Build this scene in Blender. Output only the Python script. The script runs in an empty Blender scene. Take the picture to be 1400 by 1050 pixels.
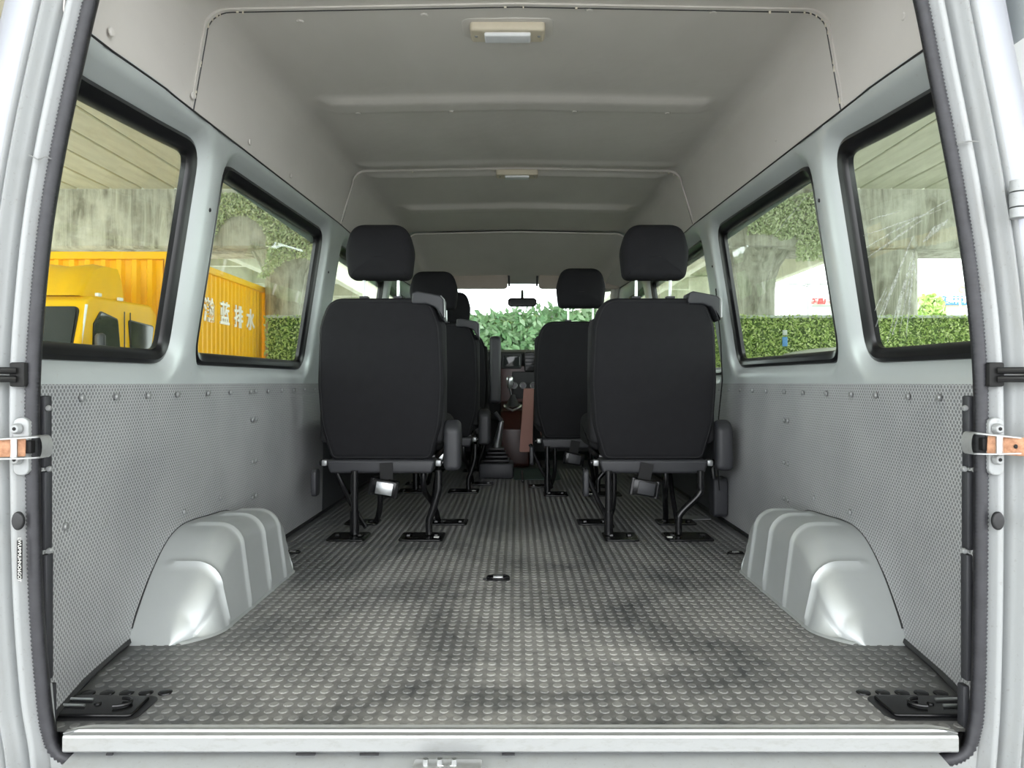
import bpy, bmesh, math, random
import numpy as np
from mathutils import Vector, Matrix
from mathutils.geometry import delaunay_2d_cdt
random.seed(7)
rng = np.random.RandomState(11)
S = bpy.context.scene
C = S.collection
PI = math.pi

# ------------------------------------------------------------------ camera, sky, exposure
cam = bpy.data.cameras.new('camera'); camo = bpy.data.objects.new('camera', cam); C.objects.link(camo)
CZ = 0.556
camo.location = (0, 0, CZ); camo.rotation_euler = (PI/2, 0, 0)
cam.sensor_width = 36; cam.lens = 1000/1400*36
cam.shift_x = -7/1400; cam.shift_y = -2/1400
cam.clip_start = 0.05; cam.clip_end = 400
S.camera = camo
wd = bpy.data.worlds.new('World'); S.world = wd; wd.use_nodes = True
bg = wd.node_tree.nodes['Background']
bg.inputs[0].default_value = (0.94, 0.97, 1.0, 1); bg.inputs[1].default_value = 1.0
S.view_settings.view_transform = 'Standard'; S.view_settings.look = 'None'
S.view_settings.gamma = 1; S.view_settings.use_curve_mapping = False
S.view_settings.exposure = 2.5
S.cycles.use_denoising = True
S.cycles.max_bounces = 10; S.cycles.diffuse_bounces = 6; S.cycles.transparent_max_bounces = 16

def P(px, py, Y):
    return Vector(((px-707)*Y/1000, Y, CZ-(py-523)*Y/1000))

# ------------------------------------------------------------------ materials
class N:
    def __init__(s, name):
        s.m = bpy.data.materials.new(name); s.m.use_nodes = True
        s.t = s.m.node_tree; s.b = s.t.nodes['Principled BSDF']
    def new(s, typ, **kw):
        n = s.t.nodes.new(typ)
        for k, v in kw.items(): setattr(n, k, v)
        return n
    def link(s, a, b): s.t.links.new(a, b)
    def val(s, sock, v):
        if hasattr(v, 'type') and hasattr(v, 'is_output'): s.link(v, sock)
        else: sock.default_value = v
    def math(s, op, a, b=None, c=None, clamp=False):
        n = s.new('ShaderNodeMath', operation=op, use_clamp=clamp)
        for i, v in enumerate((a, b, c)):
            if v is not None: s.val(n.inputs[i], v)
        return n.outputs[0]
    def coord(s): return s.new('ShaderNodeTexCoord').outputs['Object']
    def mapping(s, vec, scale=(1, 1, 1), loc=(0, 0, 0), rot=(0, 0, 0)):
        n = s.new('ShaderNodeMapping'); s.link(vec, n.inputs[0])
        n.inputs['Scale'].default_value = scale; n.inputs['Location'].default_value = loc; n.inputs['Rotation'].default_value = rot
        return n.outputs[0]
    def noise(s, vec, scale=5, detail=4, rough=.55, dist=0):
        n = s.new('ShaderNodeTexNoise'); s.link(vec, n.inputs['Vector'])
        n.inputs['Scale'].default_value = scale; n.inputs['Detail'].default_value = detail
        n.inputs['Roughness'].default_value = rough; n.inputs['Distortion'].default_value = dist
        return n.outputs['Fac']
    def ramp(s, fac, lo, hi):
        n = s.new('ShaderNodeMapRange'); s.link(fac, n.inputs[0])
        n.inputs[1].default_value = lo; n.inputs[2].default_value = hi
        return n.outputs[0]
    def mix(s, f, a, b):
        n = s.new('ShaderNodeMix', data_type='RGBA'); s.val(n.inputs[0], f)
        for k, v in ((6, a), (7, b)):
            s.val(n.inputs[k], (*v, 1) if isinstance(v, tuple) and len(v) == 3 else v)
        return n.outputs[2]
    def bump(s, h, strength=.3, dist=.002):
        n = s.new('ShaderNodeBump'); s.link(h, n.inputs['Height'])
        n.inputs['Strength'].default_value = strength; n.inputs['Distance'].default_value = dist
        s.link(n.outputs[0], s.b.inputs['Normal'])
    def set(s, col=None, rough=None, metal=None, spec=None):
        if col is not None: s.val(s.b.inputs['Base Color'], (*col, 1) if isinstance(col, tuple) else col)
        if rough is not None: s.val(s.b.inputs['Roughness'], rough)
        if metal is not None: s.b.inputs['Metallic'].default_value = metal
        if spec is not None: s.b.inputs['Specular IOR Level'].default_value = spec
        return s

def simple(name, col, rough=.5, metal=0, var=.12, vs=12, bump=0, spec=.5, bs=300):
    n = N(name); c = n.coord()
    f = n.noise(c, vs, 4)
    a = tuple(x*(1-var) for x in col); b = tuple(min(1, x*(1+var)) for x in col)
    n.set(n.mix(f, a, b), rough, metal, spec)
    if bump: n.bump(n.noise(c, bs, 2), bump, .001)
    return n.m

M = {}
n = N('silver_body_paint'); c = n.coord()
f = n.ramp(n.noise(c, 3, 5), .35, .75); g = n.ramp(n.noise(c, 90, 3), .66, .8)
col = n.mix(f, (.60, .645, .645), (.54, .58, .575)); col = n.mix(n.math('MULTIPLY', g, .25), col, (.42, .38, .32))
n.set(col, .36, .25); M['silver'] = n.m  # same paint as the jamb, colour lightened to offset shade inside the van
n = N('jamb_paint_dusty'); c = n.coord()
g = n.ramp(n.noise(n.mapping(c, (1, 1, .25)), 22, 6, .7), .5, .75); d = n.ramp(n.noise(c, 160, 3, .6), .62, .75)
col = n.mix(n.math('MULTIPLY', g, .45), (.37, .385, .39), (.29, .28, .26)); col = n.mix(n.math('MULTIPLY', d, .35), col, (.17, .15, .12))
n.set(col, .42, .1); M['jamb'] = n.m  # dust over the silver paint; base darkened to offset strong light at the doorway
M['lavender'] = simple('outer_skin_paint', (.35, .365, .41), .3, .15, .04, 4)
M['door_skin'] = simple('open_door_paint', (.24, .25, .31), .35, .15, .06, 4)
# headliner
n = N('grey_headliner_board'); c = n.coord()
f = n.ramp(n.noise(n.mapping(c, (1, .5, 1)), 3.2, 5), .3, .75); sp = n.ramp(n.noise(c, 55, 3, .7), .7, .78)
col = n.mix(f, (.66, .635, .60), (.58, .555, .52)); col = n.mix(n.math('MULTIPLY', sp, .22), col, (.26, .21, .15))
n.set(col, .75); n.bump(n.noise(c, 9, 3), .25, .01); M['headliner'] = n.m
M['chip'] = simple('chipped_white_edge', (.62, .58, .48), .8, 0, .3, 120)
# wall liner with staggered dimples
def dimple_nodes(n, s):
    c = n.coord(); sep = n.new('ShaderNodeSeparateXYZ'); n.link(c, sep.inputs[0])
    u = n.math('MULTIPLY', sep.outputs[1], 1/s); v = n.math('MULTIPLY', sep.outputs[2], 1/(s*1.2))
    def lat(o):
        a = n.math('SUBTRACT', n.math('FRACT', n.math('ADD', u, 50+o)), .5)
        b = n.math('SUBTRACT', n.math('FRACT', n.math('ADD', v, 50+o)), .5)
        b = n.math('MULTIPLY', b, 1.2)
        return n.math('SQRT', n.math('ADD', n.math('MULTIPLY', a, a), n.math('MULTIPLY', b, b)))
    return c, n.math('MINIMUM', lat(0), lat(.5))
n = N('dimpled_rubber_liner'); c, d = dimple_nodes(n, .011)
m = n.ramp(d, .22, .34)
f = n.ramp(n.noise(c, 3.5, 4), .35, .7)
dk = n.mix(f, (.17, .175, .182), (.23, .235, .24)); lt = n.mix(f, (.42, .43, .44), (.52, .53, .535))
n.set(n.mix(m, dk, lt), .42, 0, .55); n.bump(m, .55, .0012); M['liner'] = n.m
M['liner_dark'] = simple('smooth_dark_liner', (.055, .06, .066), .38, 0, .15, 5, .15)
# rubber floor
def floor_mat(name, stud):
    n = N(name); c = n.coord()
    a = n.noise(n.mapping(c, (1, .8, 1)), 2.3, 7, .62, .6); b = n.noise(c, 38, 5, .7)
    sep = n.new('ShaderNodeSeparateXYZ'); n.link(c, sep.inputs[0])
    ax = n.math('ABSOLUTE', sep.outputs[0])
    wear = n.ramp(ax, .95, .15)          # trodden centre, clean edges
    front = n.ramp(sep.outputs[1], 3.0, 1.5)
    w = n.math('MULTIPLY', n.math('MULTIPLY', wear, front), 1)
    dust = n.math('MULTIPLY', n.ramp(n.math('ADD', a, n.math('MULTIPLY', b, .35)), .53, .78), n.math('ADD', n.math('MULTIPLY', w, .8), .2))
    wet = n.ramp(ax, .60, .80)
    base = (.075, .078, .082) if not stud else (.145, .148, .150)
    col = n.mix(dust, base, (.37, .36, .345) if not stud else (.48, .47, .45))
    col = n.mix(n.math('MULTIPLY', wet, .45), col, (.06, .063, .066) if not stud else (.10, .104, .108))
    fl = n.ramp(n.noise(c, 210, 2), .70, .76); col = n.mix(n.math('MULTIPLY', fl, .5), col, (.55, .5, .42))
    n.set(col, n.math('ADD', n.math('MULTIPLY', dust, .22), .36), 0, .5)
    n.bump(b, .35, .002); return n.m
M['floor'] = floor_mat('rubber_floor', False); M['stud'] = floor_mat('rubber_floor_studs', True)
M['rubber'] = simple('black_rubber', (.018, .018, .02), .45, 0, .2, 60, .2)
M['gasket'] = simple('glossy_black_gasket', (.008, .008, .009), .28, 0, .2, 40)
n = N('ribbed_grey_seal'); c = n.coord(); n.set(n.mix(n.noise(c, 40, 4), (.018, .018, .022), (.05, .05, .058)), .5); M['seal'] = n.m
M['galv'] = simple('galvanised_wheel_cover', (.56, .59, .59), .42, .45, .08, 9, .1, .5, 60)
n = N('scuffed_aluminium'); c = n.coord()
g = n.ramp(n.noise(n.mapping(c, (1, 3, 3)), 30, 6, .7), .5, .72)
n.set(n.mix(n.math('MULTIPLY', g, .5), (.43, .44, .44), (.30, .29, .265)), .34, .45); n.bump(n.noise(c, 120, 3), .15, .001); M['alu'] = n.m
M['fabric'] = simple('black_seat_fabric', (.013, .013, .015), .85, 0, .2, 30, .5, .25, 700)
M['fabric_side'] = simple('charcoal_seat_side_fabric', (.020, .020, .022), .8, 0, .2, 30, .5, .3, 500)
M['plastic'] = simple('dark_grey_plastic', (.034, .035, .040), .5, 0, .1, 40, .15)
M['black_metal'] = simple('black_painted_steel', (.010, .010, .011), .25, .2, .2, 20)
M['steel'] = simple('bright_steel', (.72, .74, .75), .28, .9, .05, 40)
M['screw'] = simple('grey_screw_head', (.36, .37, .375), .35, .5, .1, 200)
n = N('rusty_check_arm'); c = n.coord()
f = n.ramp(n.noise(c, 90, 6, .7), .4, .7); n.set(n.mix(f, (.58, .32, .19), (.34, .15, .08)), .7, .2); n.bump(n.noise(c, 300, 3), .4, .001); M['rust'] = n.m
M['cream'] = simple('cream_lamp_plastic', (.62, .56, .44), .5, 0, .05, 60)
M['lens'] = simple('frosted_lamp_lens', (.78, .80, .82), .25, 0, .03, 60)
M['black'] = simple('matt_black', (.006, .006, .006), .7, 0, .1)
M['white_label'] = simple('white_label_print', (.75, .75, .72), .6, 0, .03)
M['strap'] = simple('black_webbing', (.014, .014, .015), .8, 0, .2, 200, .3)
M['dash'] = simple('charcoal_dashboard', (.02, .021, .023), .5, 0, .15, 30, .2)
M['wood'] = simple('dark_red_trim', (.045, .012, .009), .3, 0, .4, 25)
M['pink'] = simple('dusty_pink_board', (.42, .22, .18), .65, 0, .08, 12)
M['teal'] = simple('dark_teal_mat', (.03, .06, .055), .7, 0, .2, 30)
M['visor'] = simple('beige_visor_vinyl', (.46, .40, .35), .7, 0, .06, 20)
def glass(name, tint, f=.06, haze=0):
    n = N(name); n.t.nodes.remove(n.b)
    tr = n.new('ShaderNodeBsdfTransparent'); tr.inputs[0].default_value = (*tint, 1)
    gl = n.new('ShaderNodeBsdfGlossy'); gl.inputs['Roughness'].default_value = .02
    fr = n.new('ShaderNodeLayerWeight'); fr.inputs[0].default_value = .5
    mx = n.new('ShaderNodeMixShader'); n.link(n.math('MULTIPLY', n.math('ADD', n.math('MULTIPLY', n.math('POWER', fr.outputs['Facing'], 4), .6), .05), f, clamp=True), mx.inputs[0])
    n.link(tr.outputs[0], mx.inputs[1]); n.link(gl.outputs[0], mx.inputs[2]); out = mx.outputs[0]
    if haze:
        df = n.new('ShaderNodeBsdfDiffuse'); df.inputs[0].default_value = (.8, .85, .8, 1)
        m2 = n.new('ShaderNodeMixShader'); c = n.coord()
        g = n.ramp(n.noise(n.mapping(c, (1, 2, .7)), 9, 5, .7, .5), .35, .9)
        n.link(n.math('MULTIPLY', g, haze), m2.inputs[0]); n.link(out, m2.inputs[1]); n.link(df.outputs[0], m2.inputs[2]); out = m2.outputs[0]
    n.link(out, n.t.nodes['Material Output'].inputs[0]); return n.m
M['glass'] = glass('tinted_window_glass', (.86, .95, .86), 1.0, .07)
M['windshield'] = glass('windshield_glass', (.86, .97, .92), .7, .16)
n = N('film_residue'); n.t.nodes.remove(n.b)
tr = n.new('ShaderNodeBsdfTransparent'); df = n.new('ShaderNodeBsdfDiffuse'); df.inputs[0].default_value = (.85, .9, .87, 1)
mx = n.new('ShaderNodeMixShader'); c = n.coord(); n.link(n.ramp(n.noise(c, 120, 5, .7), .3, .9), mx.inputs[0])
n.link(tr.outputs[0], mx.inputs[1]); n.link(df.outputs[0], mx.inputs[2]); n.link(mx.outputs[0], n.t.nodes['Material Output'].inputs[0]); M['film'] = n.m
# outside
n = N('truck_yellow_paint'); c = n.coord(); g = n.ramp(n.noise(n.mapping(c, (1, 1, .3)), 3, 5, .7), .5, .8)
n.set(n.mix(n.math('MULTIPLY', g, .3), (.98, .56, .001), (.86, .42, .004)), .5, 0, .25); M['yellow'] = n.m
M['darkglass'] = simple('dark_truck_glass', (.03, .035, .035), .08, 0, .1)
n = N('board_marked_concrete'); c = n.coord()
a = n.noise(n.mapping(c, (2.2, 2.2, .22)), 2.2, 7, .7, .8); b = n.noise(c, 1.1, 6, .6)
col = n.mix(n.ramp(a, .38, .66), (.20, .195, .155), (.54, .54, .46)); col = n.mix(n.ramp(b, .45, .7), col, (.60, .60, .53))
n.set(col, .9); n.bump(a, .3, .02); M['concrete'] = n.m
n = N('deck_soffit_concrete'); c = n.coord(); a = n.noise(n.mapping(c, (2.5, .6, 1)), 1.3, 7, .65, .5)
n.set(n.mix(n.ramp(a, .3, .7), (.50, .50, .40), (.66, .66, .55)), .9); M['soffit'] = n.m
M['asphalt'] = simple('pale_concrete_ground', (.52, .51, .49), .9, 0, .15, 2)
def leafmat(name, a, b, d):
    n = N(name); g = n.new('ShaderNodeNewGeometry'); r = g.outputs['Random Per Island']
    col = n.mix(n.ramp(r, 0, .7), a, b); col = n.mix(n.ramp(r, .72, 1), col, d); n.set(col, .5)
    return n.m
M['hedge'] = leafmat('hedge_leaves', (.26, .40, .10), (.50, .64, .20), (.66, .74, .38))
M['ivy'] = leafmat('ivy_leaves', (.22, .42, .20), (.42, .62, .34), (.56, .72, .50))
M['pale_ivy'] = leafmat('pale_ivy_leaves', (.42, .50, .30), (.60, .68, .42), (.70, .74, .55))
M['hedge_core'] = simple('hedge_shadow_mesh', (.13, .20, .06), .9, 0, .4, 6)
M['car'] = simple('white_car_paint', (.7, .72, .72), .15, 0, .02)
M['blue'] = simple('blue_sign_face', (.08, .26, .55), .5, 0, .1)
M['red'] = simple('red_sign_face', (.7, .05, .05), .5, 0, .1)
M['greysign'] = simple('pale_board', (.5, .55, .52), .5, 0, .1)
M['wallpale'] = simple('pale_shop_wall', (.55, .46, .36), .8, 0, .1)
M['white'] = simple('white_lettering', (.9, .9, .88), .5, 0, .02)
M['bark'] = simple('bark', (.12, .09, .06), .9, 0, .2)

# ------------------------------------------------------------------ mesh helpers
def smooth(me, ang=None):
    me.polygons.foreach_set('use_smooth', [True]*len(me.polygons))
    if ang is not None:
        try: me.set_sharp_from_angle(angle=ang)
        except Exception: pass

class MB:
    def __init__(s): s.v = []; s.f = []
    def add(s, vs, fs):
        o = len(s.v); s.v += [tuple(v) for v in vs]; s.f += [tuple(i+o for i in f) for f in fs]; return s
    def grid(s, rows, closed_v=False, closed_u=False, flip=False):
        nu = len(rows); nv = len(rows[0]); vs = [p for r in rows for p in r]; fs = []
        for i in range(nu if closed_u else nu-1):
            for j in range(nv if closed_v else nv-1):
                a = i*nv+j; b = i*nv+(j+1) % nv; c2 = ((i+1) % nu)*nv+(j+1) % nv; d = ((i+1) % nu)*nv+j
                fs.append((a, d, c2, b) if flip else (a, b, c2, d))
        return s.add(vs, fs)
    def box(s, c, d, rot=None, bev=0, seg=2):
        bm = bmesh.new(); bmesh.ops.create_cube(bm, size=1)
        for v in bm.verts: v.co = Vector((v.co.x*d[0], v.co.y*d[1], v.co.z*d[2]))
        if bev: bmesh.ops.bevel(bm, geom=bm.edges[:], offset=bev, segments=seg, profile=.5, affect='EDGES')
        Mx = Matrix.Translation(c) @ (rot.to_4x4() if rot is not None else Matrix())
        bm.verts.ensure_lookup_table(); vs = [Mx @ v.co for v in bm.verts]; fs = [[v.index for v in f.verts] for f in bm.faces]
        bm.free(); return s.add(vs, fs)
    def tube(s, pts, r, n=10, caps=True, closed=False):
        pts = [Vector(p) for p in pts]; rows = []
        up = Vector((0, 0, 1))
        for i, p in enumerate(pts):
            if closed: t = (pts[(i+1) % len(pts)]-pts[i-1])
            else: t = pts[min(i+1, len(pts)-1)]-pts[max(i-1, 0)]
            t.normalize()
            a = up.cross(t)
            if a.length < .05: a = Vector((1, 0, 0)).cross(t) if i == 0 else prev
            a = (a - t*a.dot(t)).normalized()
            if i and a.dot(prev) < 0: a = -a
            prev = a; b = t.cross(a)
            rr = r[i] if isinstance(r, (list, tuple)) else r
            rows.append([p+a*math.cos(2*PI*k/n)*rr+b*math.sin(2*PI*k/n)*rr for k in range(n)])
        s.grid(rows, closed_v=True, closed_u=closed, flip=True)
        if caps and not closed:
            o = len(s.v)-len(rows)*n
            s.f.append(tuple(o+k for k in range(n))); s.f.append(tuple(o+(len(rows)-1)*n+k for k in reversed(range(n))))
        return s
    def disc(s, c, r, h, axis='z', n=12, dome=0):
        """short cylinder / button starting at c going +h along axis"""
        def tr(x, y, z):
            return {'z': (c[0]+x, c[1]+y, c[2]+z), 'x': (c[0]+z, c[1]+x, c[2]+y), 'y': (c[0]+x, c[1]+z, c[2]+y)}[axis]
        rows = [[tr(r*math.cos(2*PI*k/n), r*math.sin(2*PI*k/n), 0) for k in range(n)],
                [tr(r*.96*math.cos(2*PI*k/n), r*.96*math.sin(2*PI*k/n), h*.6) for k in range(n)],
                [tr(r*.7*math.cos(2*PI*k/n), r*.7*math.sin(2*PI*k/n), h) for k in range(n)]]
        o = len(s.v); s.grid(rows, closed_v=True); s.f.append(tuple(o+2*n+k for k in range(n))); return s
    def slab(s, outline, y0, y1, plane='xz', rnd=0, layers=4, dome=0):
        """closed outline (a,b) given round edge; extruded from y0 to y1 in the third axis, inset near both faces"""
        pts = [Vector((p[0], p[1])) for p in outline]; k = len(pts)
        ar = sum(pts[i].x*pts[(i+1) % k].y-pts[(i+1) % k].x*pts[i].y for i in range(k))
        if ar < 0: pts.reverse()
        nr = []
        for i in range(k):
            t = (pts[(i+1) % k]-pts[i-1]).normalized(); nr.append(Vector((t.y, -t.x)))
        def T(a, b, c): return {'xz': (a, c, b), 'yz': (c, a, b), 'xy': (a, b, c)}[plane]
        rows = []; L = abs(y1-y0); sg = 1 if y1 > y0 else -1
        st = []
        if rnd:
            for i in range(layers+1):
                th = PI/2*i/layers; st.append((y0+sg*rnd*(1-math.sin(th)), rnd*(1-math.cos(th))))
            st.reverse(); st = [(y0+sg*rnd*(1-math.cos(PI/2*i/layers)), rnd*(1-math.sin(PI/2*i/layers))) for i in range(layers+1)]
            st += [(y1-sg*rnd*(1-math.cos(PI/2*i/layers)), rnd*(1-math.sin(PI/2*i/layers))) for i in reversed(range(layers+1))]
        else: st = [(y0, 0), (y1, 0)]
        for (y, ins) in st:
            rows.append([T(pts[i].x-nr[i].x*ins, pts[i].y-nr[i].y*ins, y) for i in range(k)])
        o = len(s.v); s.grid(rows, closed_v=True)
        cx = sum(p.x for p in pts)/k; cy = sum(p.y for p in pts)/k
        for (ri, sgn) in ((0, -1), (len(rows)-1, 1)):
            if dome:
                y = st[ri][0]; prev0 = o+ri*k
                for q, (sc, dm) in enumerate(((.8, .45), (.5, .8), (.2, .98))):
                    oo = len(s.v); s.v += [T(cx+(pts[i].x-nr[i].x*rnd-cx)*sc, cy+(pts[i].y-nr[i].y*rnd-cy)*sc, y+sg*sgn*dome*dm) for i in range(k)]
                    for i in range(k): s.f.append((prev0+i, prev0+(i+1) % k, oo+(i+1) % k, oo+i))
                    prev0 = oo
                s.f.append(tuple(prev0+i for i in range(k)))
            else: s.f.append(tuple(o+ri*k+i for i in range(k)))
        return s
    def move(s, fn, start=0):
        for i in range(start, len(s.v)): s.v[i] = tuple(fn(Vector(s.v[i])))
        return s
    def build(s, name, mat, parent=None, sm=True, ang=.6, recalc=True, **tags):
        me = bpy.data.meshes.new(name); me.from_pydata(s.v, [], s.f); me.validate(); 
        if recalc:
            bm = bmesh.new(); bm.from_mesh(me); bmesh.ops.recalc_face_normals(bm, faces=bm.faces[:]); bm.to_mesh(me); bm.free()
        if sm: smooth(me, ang)
        me.materials.append(M[mat] if isinstance(mat, str) else mat)
        o = bpy.data.objects.new(name, me); C.objects.link(o)
        if parent: o.parent = parent
        for k, v in tags.items(): o[k] = v
        return o
def shift(o, loc):
    """put a mesh's origin at loc, keeping it in place (unparented or parent at origin)"""
    o.data.transform(Matrix.Translation(-Vector(loc))); o.location = loc; return o
def empty(name, loc=(0, 0, 0), **tags):
    o = bpy.data.objects.new(name, None); C.objects.link(o); o.location = loc; o.empty_display_size = .1
    for k, v in tags.items(): o[k] = v
    return o
def local(mb, root):
    L = Vector(root.location)
    mb.v = [tuple(Vector(v)-L) for v in mb.v]; return mb
def copy_tree(o, parent=None):
    c2 = o.copy(); C.objects.link(c2)
    if parent: c2.parent = parent
    for ch in [x for x in C.objects if x.parent == o]: copy_tree(ch, c2)
    return c2
def rrect(x0, x1, z0, z1, r, n=6):
    if not isinstance(r, (list, tuple)): r = [r]*4
    out = []
    for (cx, cz, a0, rr, sx, sz) in ((x1, z0, -PI/2, r[0], -1, 1), (x1, z1, 0, r[1], -1, -1), (x0, z1, PI/2, r[2], 1, -1), (x0, z0, PI, r[3], 1, 1)):
        for i in range(n+1):
            a = a0+PI/2*i/n; out.append((cx+sx*rr+rr*math.cos(a), cz+sz*rr+rr*math.sin(a)))
    return out
def rpoly(pts, rs, n=7):
    """round the corners of a convex-ish polygon"""
    out = []; k = len(pts)
    for i in range(k):
        p = Vector(pts[i]); a = (Vector(pts[i-1])-p); b = (Vector(pts[(i+1) % k])-p); r = rs[i] if isinstance(rs, (list, tuple)) else rs
        la, lb = a.length, b.length; a.normalize(); b.normalize()
        ang = a.angle(b); d = min(r/math.tan(ang/2), la*.49, lb*.49)
        for j in range(n+1):
            t = j/n; q = (p+a*d)*(1-t)**2+p*2*t*(1-t)+(p+b*d)*t**2; out.append((q.x, q.y))
    return out
def resample(pts, step, closed=True):
    pts = [Vector(p) for p in pts]; out = []; k = len(pts)
    for i in range(k if closed else k-1):
        a = pts[i]; b = pts[(i+1) % k]; L = (b-a).length; m = max(1, int(math.ceil(L/step)))
        for j in range(m): out.append(a.lerp(b, j/m))
    if not closed: out.append(pts[-1])
    return out
def offset(pts, d):
    """positive d = outward"""
    pts = [Vector(p) for p in pts]; k = len(pts)
    ar = sum(pts[i].x*pts[(i+1) % k].y-pts[(i+1) % k].x*pts[i].y for i in range(k)); s = 1 if ar > 0 else -1
    out = []
    for i in range(k):
        t = pts[(i+1) % k]-pts[i-1]; t.normalize(); out.append(pts[i]+Vector((t.y, -t.x))*d*s)
    return out
def interp(x, xs, ys): return float(np.interp(x, xs, ys))
def catmull(pts, m=8):
    pts = [Vector(p) for p in pts]; out = []
    for i in range(len(pts)-1):
        p0 = pts[max(i-1, 0)]; p1 = pts[i]; p2 = pts[i+1]; p3 = pts[min(i+2, len(pts)-1)]
        for j in range(m):
            t = j/m; out.append(.5*((2*p1)+(p2-p0)*t+(2*p0-5*p1+4*p2-p3)*t*t+(3*p1-p0-3*p2+p3)*t**3))
    out.append(pts[-1]); return out

# ------------------------------------------------------------------ van shell shape
def bw(Y): return interp(Y, [1.1, 1.2, 1.35, 1.56, 4.6, 5.6], [.75, .768, .805, .832, .832, .76])
def lw(Y, z):
    t = min(1, max(0, z)/.42)
    return bw(Y)+(interp(Y, [1.15, 1.3, 1.56, 4.6, 5.6], [.812, .825, .832, .832, .76])-bw(Y))*t
def W(Y, z): return lw(Y, z)-max(0, z-.56)*.156
def rail(Y): return interp(Y, [1.15, 1.5, 3, 5.2], [1.145, 1.172, 1.212, 1.205])
def zc(z): return CZ+(z-CZ)

# ------------------------------------------------------------------ floor
mb = MB(); rows = []
for Y in np.linspace(1.165, 5.25, 60):
    b = bw(Y)+.004; rows.append([(-b+2*b*i/24, Y, 0) for i in range(25)])
mb.grid(rows)
rows2 = [[(x, y, -.02) for (x, y, z) in r] for r in rows]; mb.grid(rows2)
floor = mb.build('floor', 'floor', kind='structure')
v = []; fcs = []; sx, sy, r, h = .0247, .0262, .0088, .0013; k = 10
j = 0; Y = 1.185
ring = [(math.cos(2*PI*i/k), math.sin(2*PI*i/k)) for i in range(k)]
while Y < 4.7:
    b = bw(Y)-.02; x = -int(b/sx)*sx
    while x < b:
        inarch = abs(x) > .66 and 1.56 < Y < 2.2
        corner = abs(x) > .625 and 1.198 < Y < 1.318
        if not inarch and not corner:
            o = len(v); rr = r*random.uniform(.9, 1.05)
            v += [(x+a*rr, Y+c*rr*1.1, 0) for a, c in ring]+[(x+a*rr*.82, Y+c*rr*.9, h) for a, c in ring]
            for i in range(k): fcs.append((o+i, o+(i+1) % k, o+k+(i+1) % k, o+k+i))
            fcs.append(tuple(o+k+i for i in range(k)))
        x += sx
    Y += sy; j += 1
mb = MB(); mb.v = v; mb.f = fcs; mb.build('floor_stud', 'stud', floor, sm=False, recalc=False, kind='stuff')
# dark caulk along the floor edges
for s in (-1, 1):
    MB().tube([(s*(bw(Y)-.004), Y, .006) for Y in np.linspace(1.2, 5.0, 40)], .008, 6).build('edge_sealant', 'rubber', floor)

# ------------------------------------------------------------------ walls
def side_wall(s, wins, nm):
    y0, y1 = 1.185, 5.25
    outer = resample([(y0, .548), (y1, .548)], .03, False)[:-1] + resample([(y1, .548), (y1, rail(y1)+.01)], .03, False)[:-1]
    outer += [Vector((Y, rail(Y)+.01)) for Y in np.arange(y1, y0, -.03)] + resample([(y0, rail(y0)+.01), (y0, .548)], .03, False)[:-1]
    holes = [resample(w, .018) for w in wins]
    vs = list(outer); ed = [(i, (i+1) % len(outer)) for i in range(len(outer))]
    for h in holes:
        o = len(vs); vs += h; ed += [(o+i, o+(i+1) % len(h)) for i in range(len(h))]
    harr = [np.array([(p.x, p.y) for p in h]) for h in holes]
    def dist(p):
        best = 9
        for h in harr:
            a = h; b = np.roll(h, -1, 0); ab = b-a; t = np.clip(((p-a)*ab).sum(1)/((ab*ab).sum(1)+1e-12), 0, 1)
            q = a+ab*t[:, None]; best = min(best, np.sqrt(((p-q)**2).sum(1).min()))
        return best
    def inside(p, poly):
        x, y = p; c2 = False; k = len(poly)
        for i in range(k):
            a = poly[i]; b = poly[i-1]
            if (a[1] > y) != (b[1] > y) and x < (b[0]-a[0])*(y-a[1])/(b[1]-a[1])+a[0]: c2 = not c2
        return c2
    for h in holes:
        for d in (.008, .018, .03, .045):
            for q in offset(h, d):
                if y0+.01 < q.x < y1-.01 and .558 < q.y < rail(q.x) and dist(np.array((q.x, q.y))) > d*.8: vs.append(q)
    for Y in np.arange(y0+.02, y1-.01, .03):
        for z in np.arange(.575, rail(Y)-.005, .025):
            p = np.array((Y, z))
            if not any(inside(p, h) for h in harr) and dist(p) > .05: vs.append(Vector((Y, z)))
    V, E, F, _, _, _ = delaunay_2d_cdt(vs, ed, [], 0, 1e-5)
    P3 = []
    for q in V:
        d = dist(np.array((q.x, q.y))); t = min(1, d/.05); t = math.sin(t*PI/2)
        x = W(q.x, q.y)+.032-.032*t
        x -= .010*math.exp(-((q.y-(rail(q.x)-.018))/.012)**2)
        if q.y < .60: x += .0
        P3.append((s*x, q.x, q.y))
    fs = []
    oarr = np.array([(p.x, p.y) for p in outer])
    for f in F:
        cc = ((V[f[0]]+V[f[1]]+V[f[2]])/3)
        if any(inside((cc.x, cc.y), h) for h in harr) or not inside((cc.x, cc.y), oarr): continue
        fs.append(tuple(f))
    mb = MB(); mb.v = P3; mb.f = fs
    # hidden outer skin from belt down so that light does not leak
    mb.grid([[(s*(W(Y, z)+.05), Y, z) for z in (-.12, .2, .56)] for Y in np.linspace(1.2, 5.25, 20)])
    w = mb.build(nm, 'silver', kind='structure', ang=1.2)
    return w
def rect_win(ya, yb, z0, z1a, z1b, r=.065, slant=0):
    return rpoly([(ya, z0), (yb, z0+.004), (yb-slant, z1b), (ya, z1a)], r)
winsL = [rect_win(1.2, 1.765, .600, 1.085, 1.132), rect_win(1.905, 2.875, .606, 1.128, 1.152), rect_win(3.13, 4.2, .612, 1.15, 1.15), rect_win(4.36, 5.15, .64, 1.14, 1.12, .06, .25)]
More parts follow.
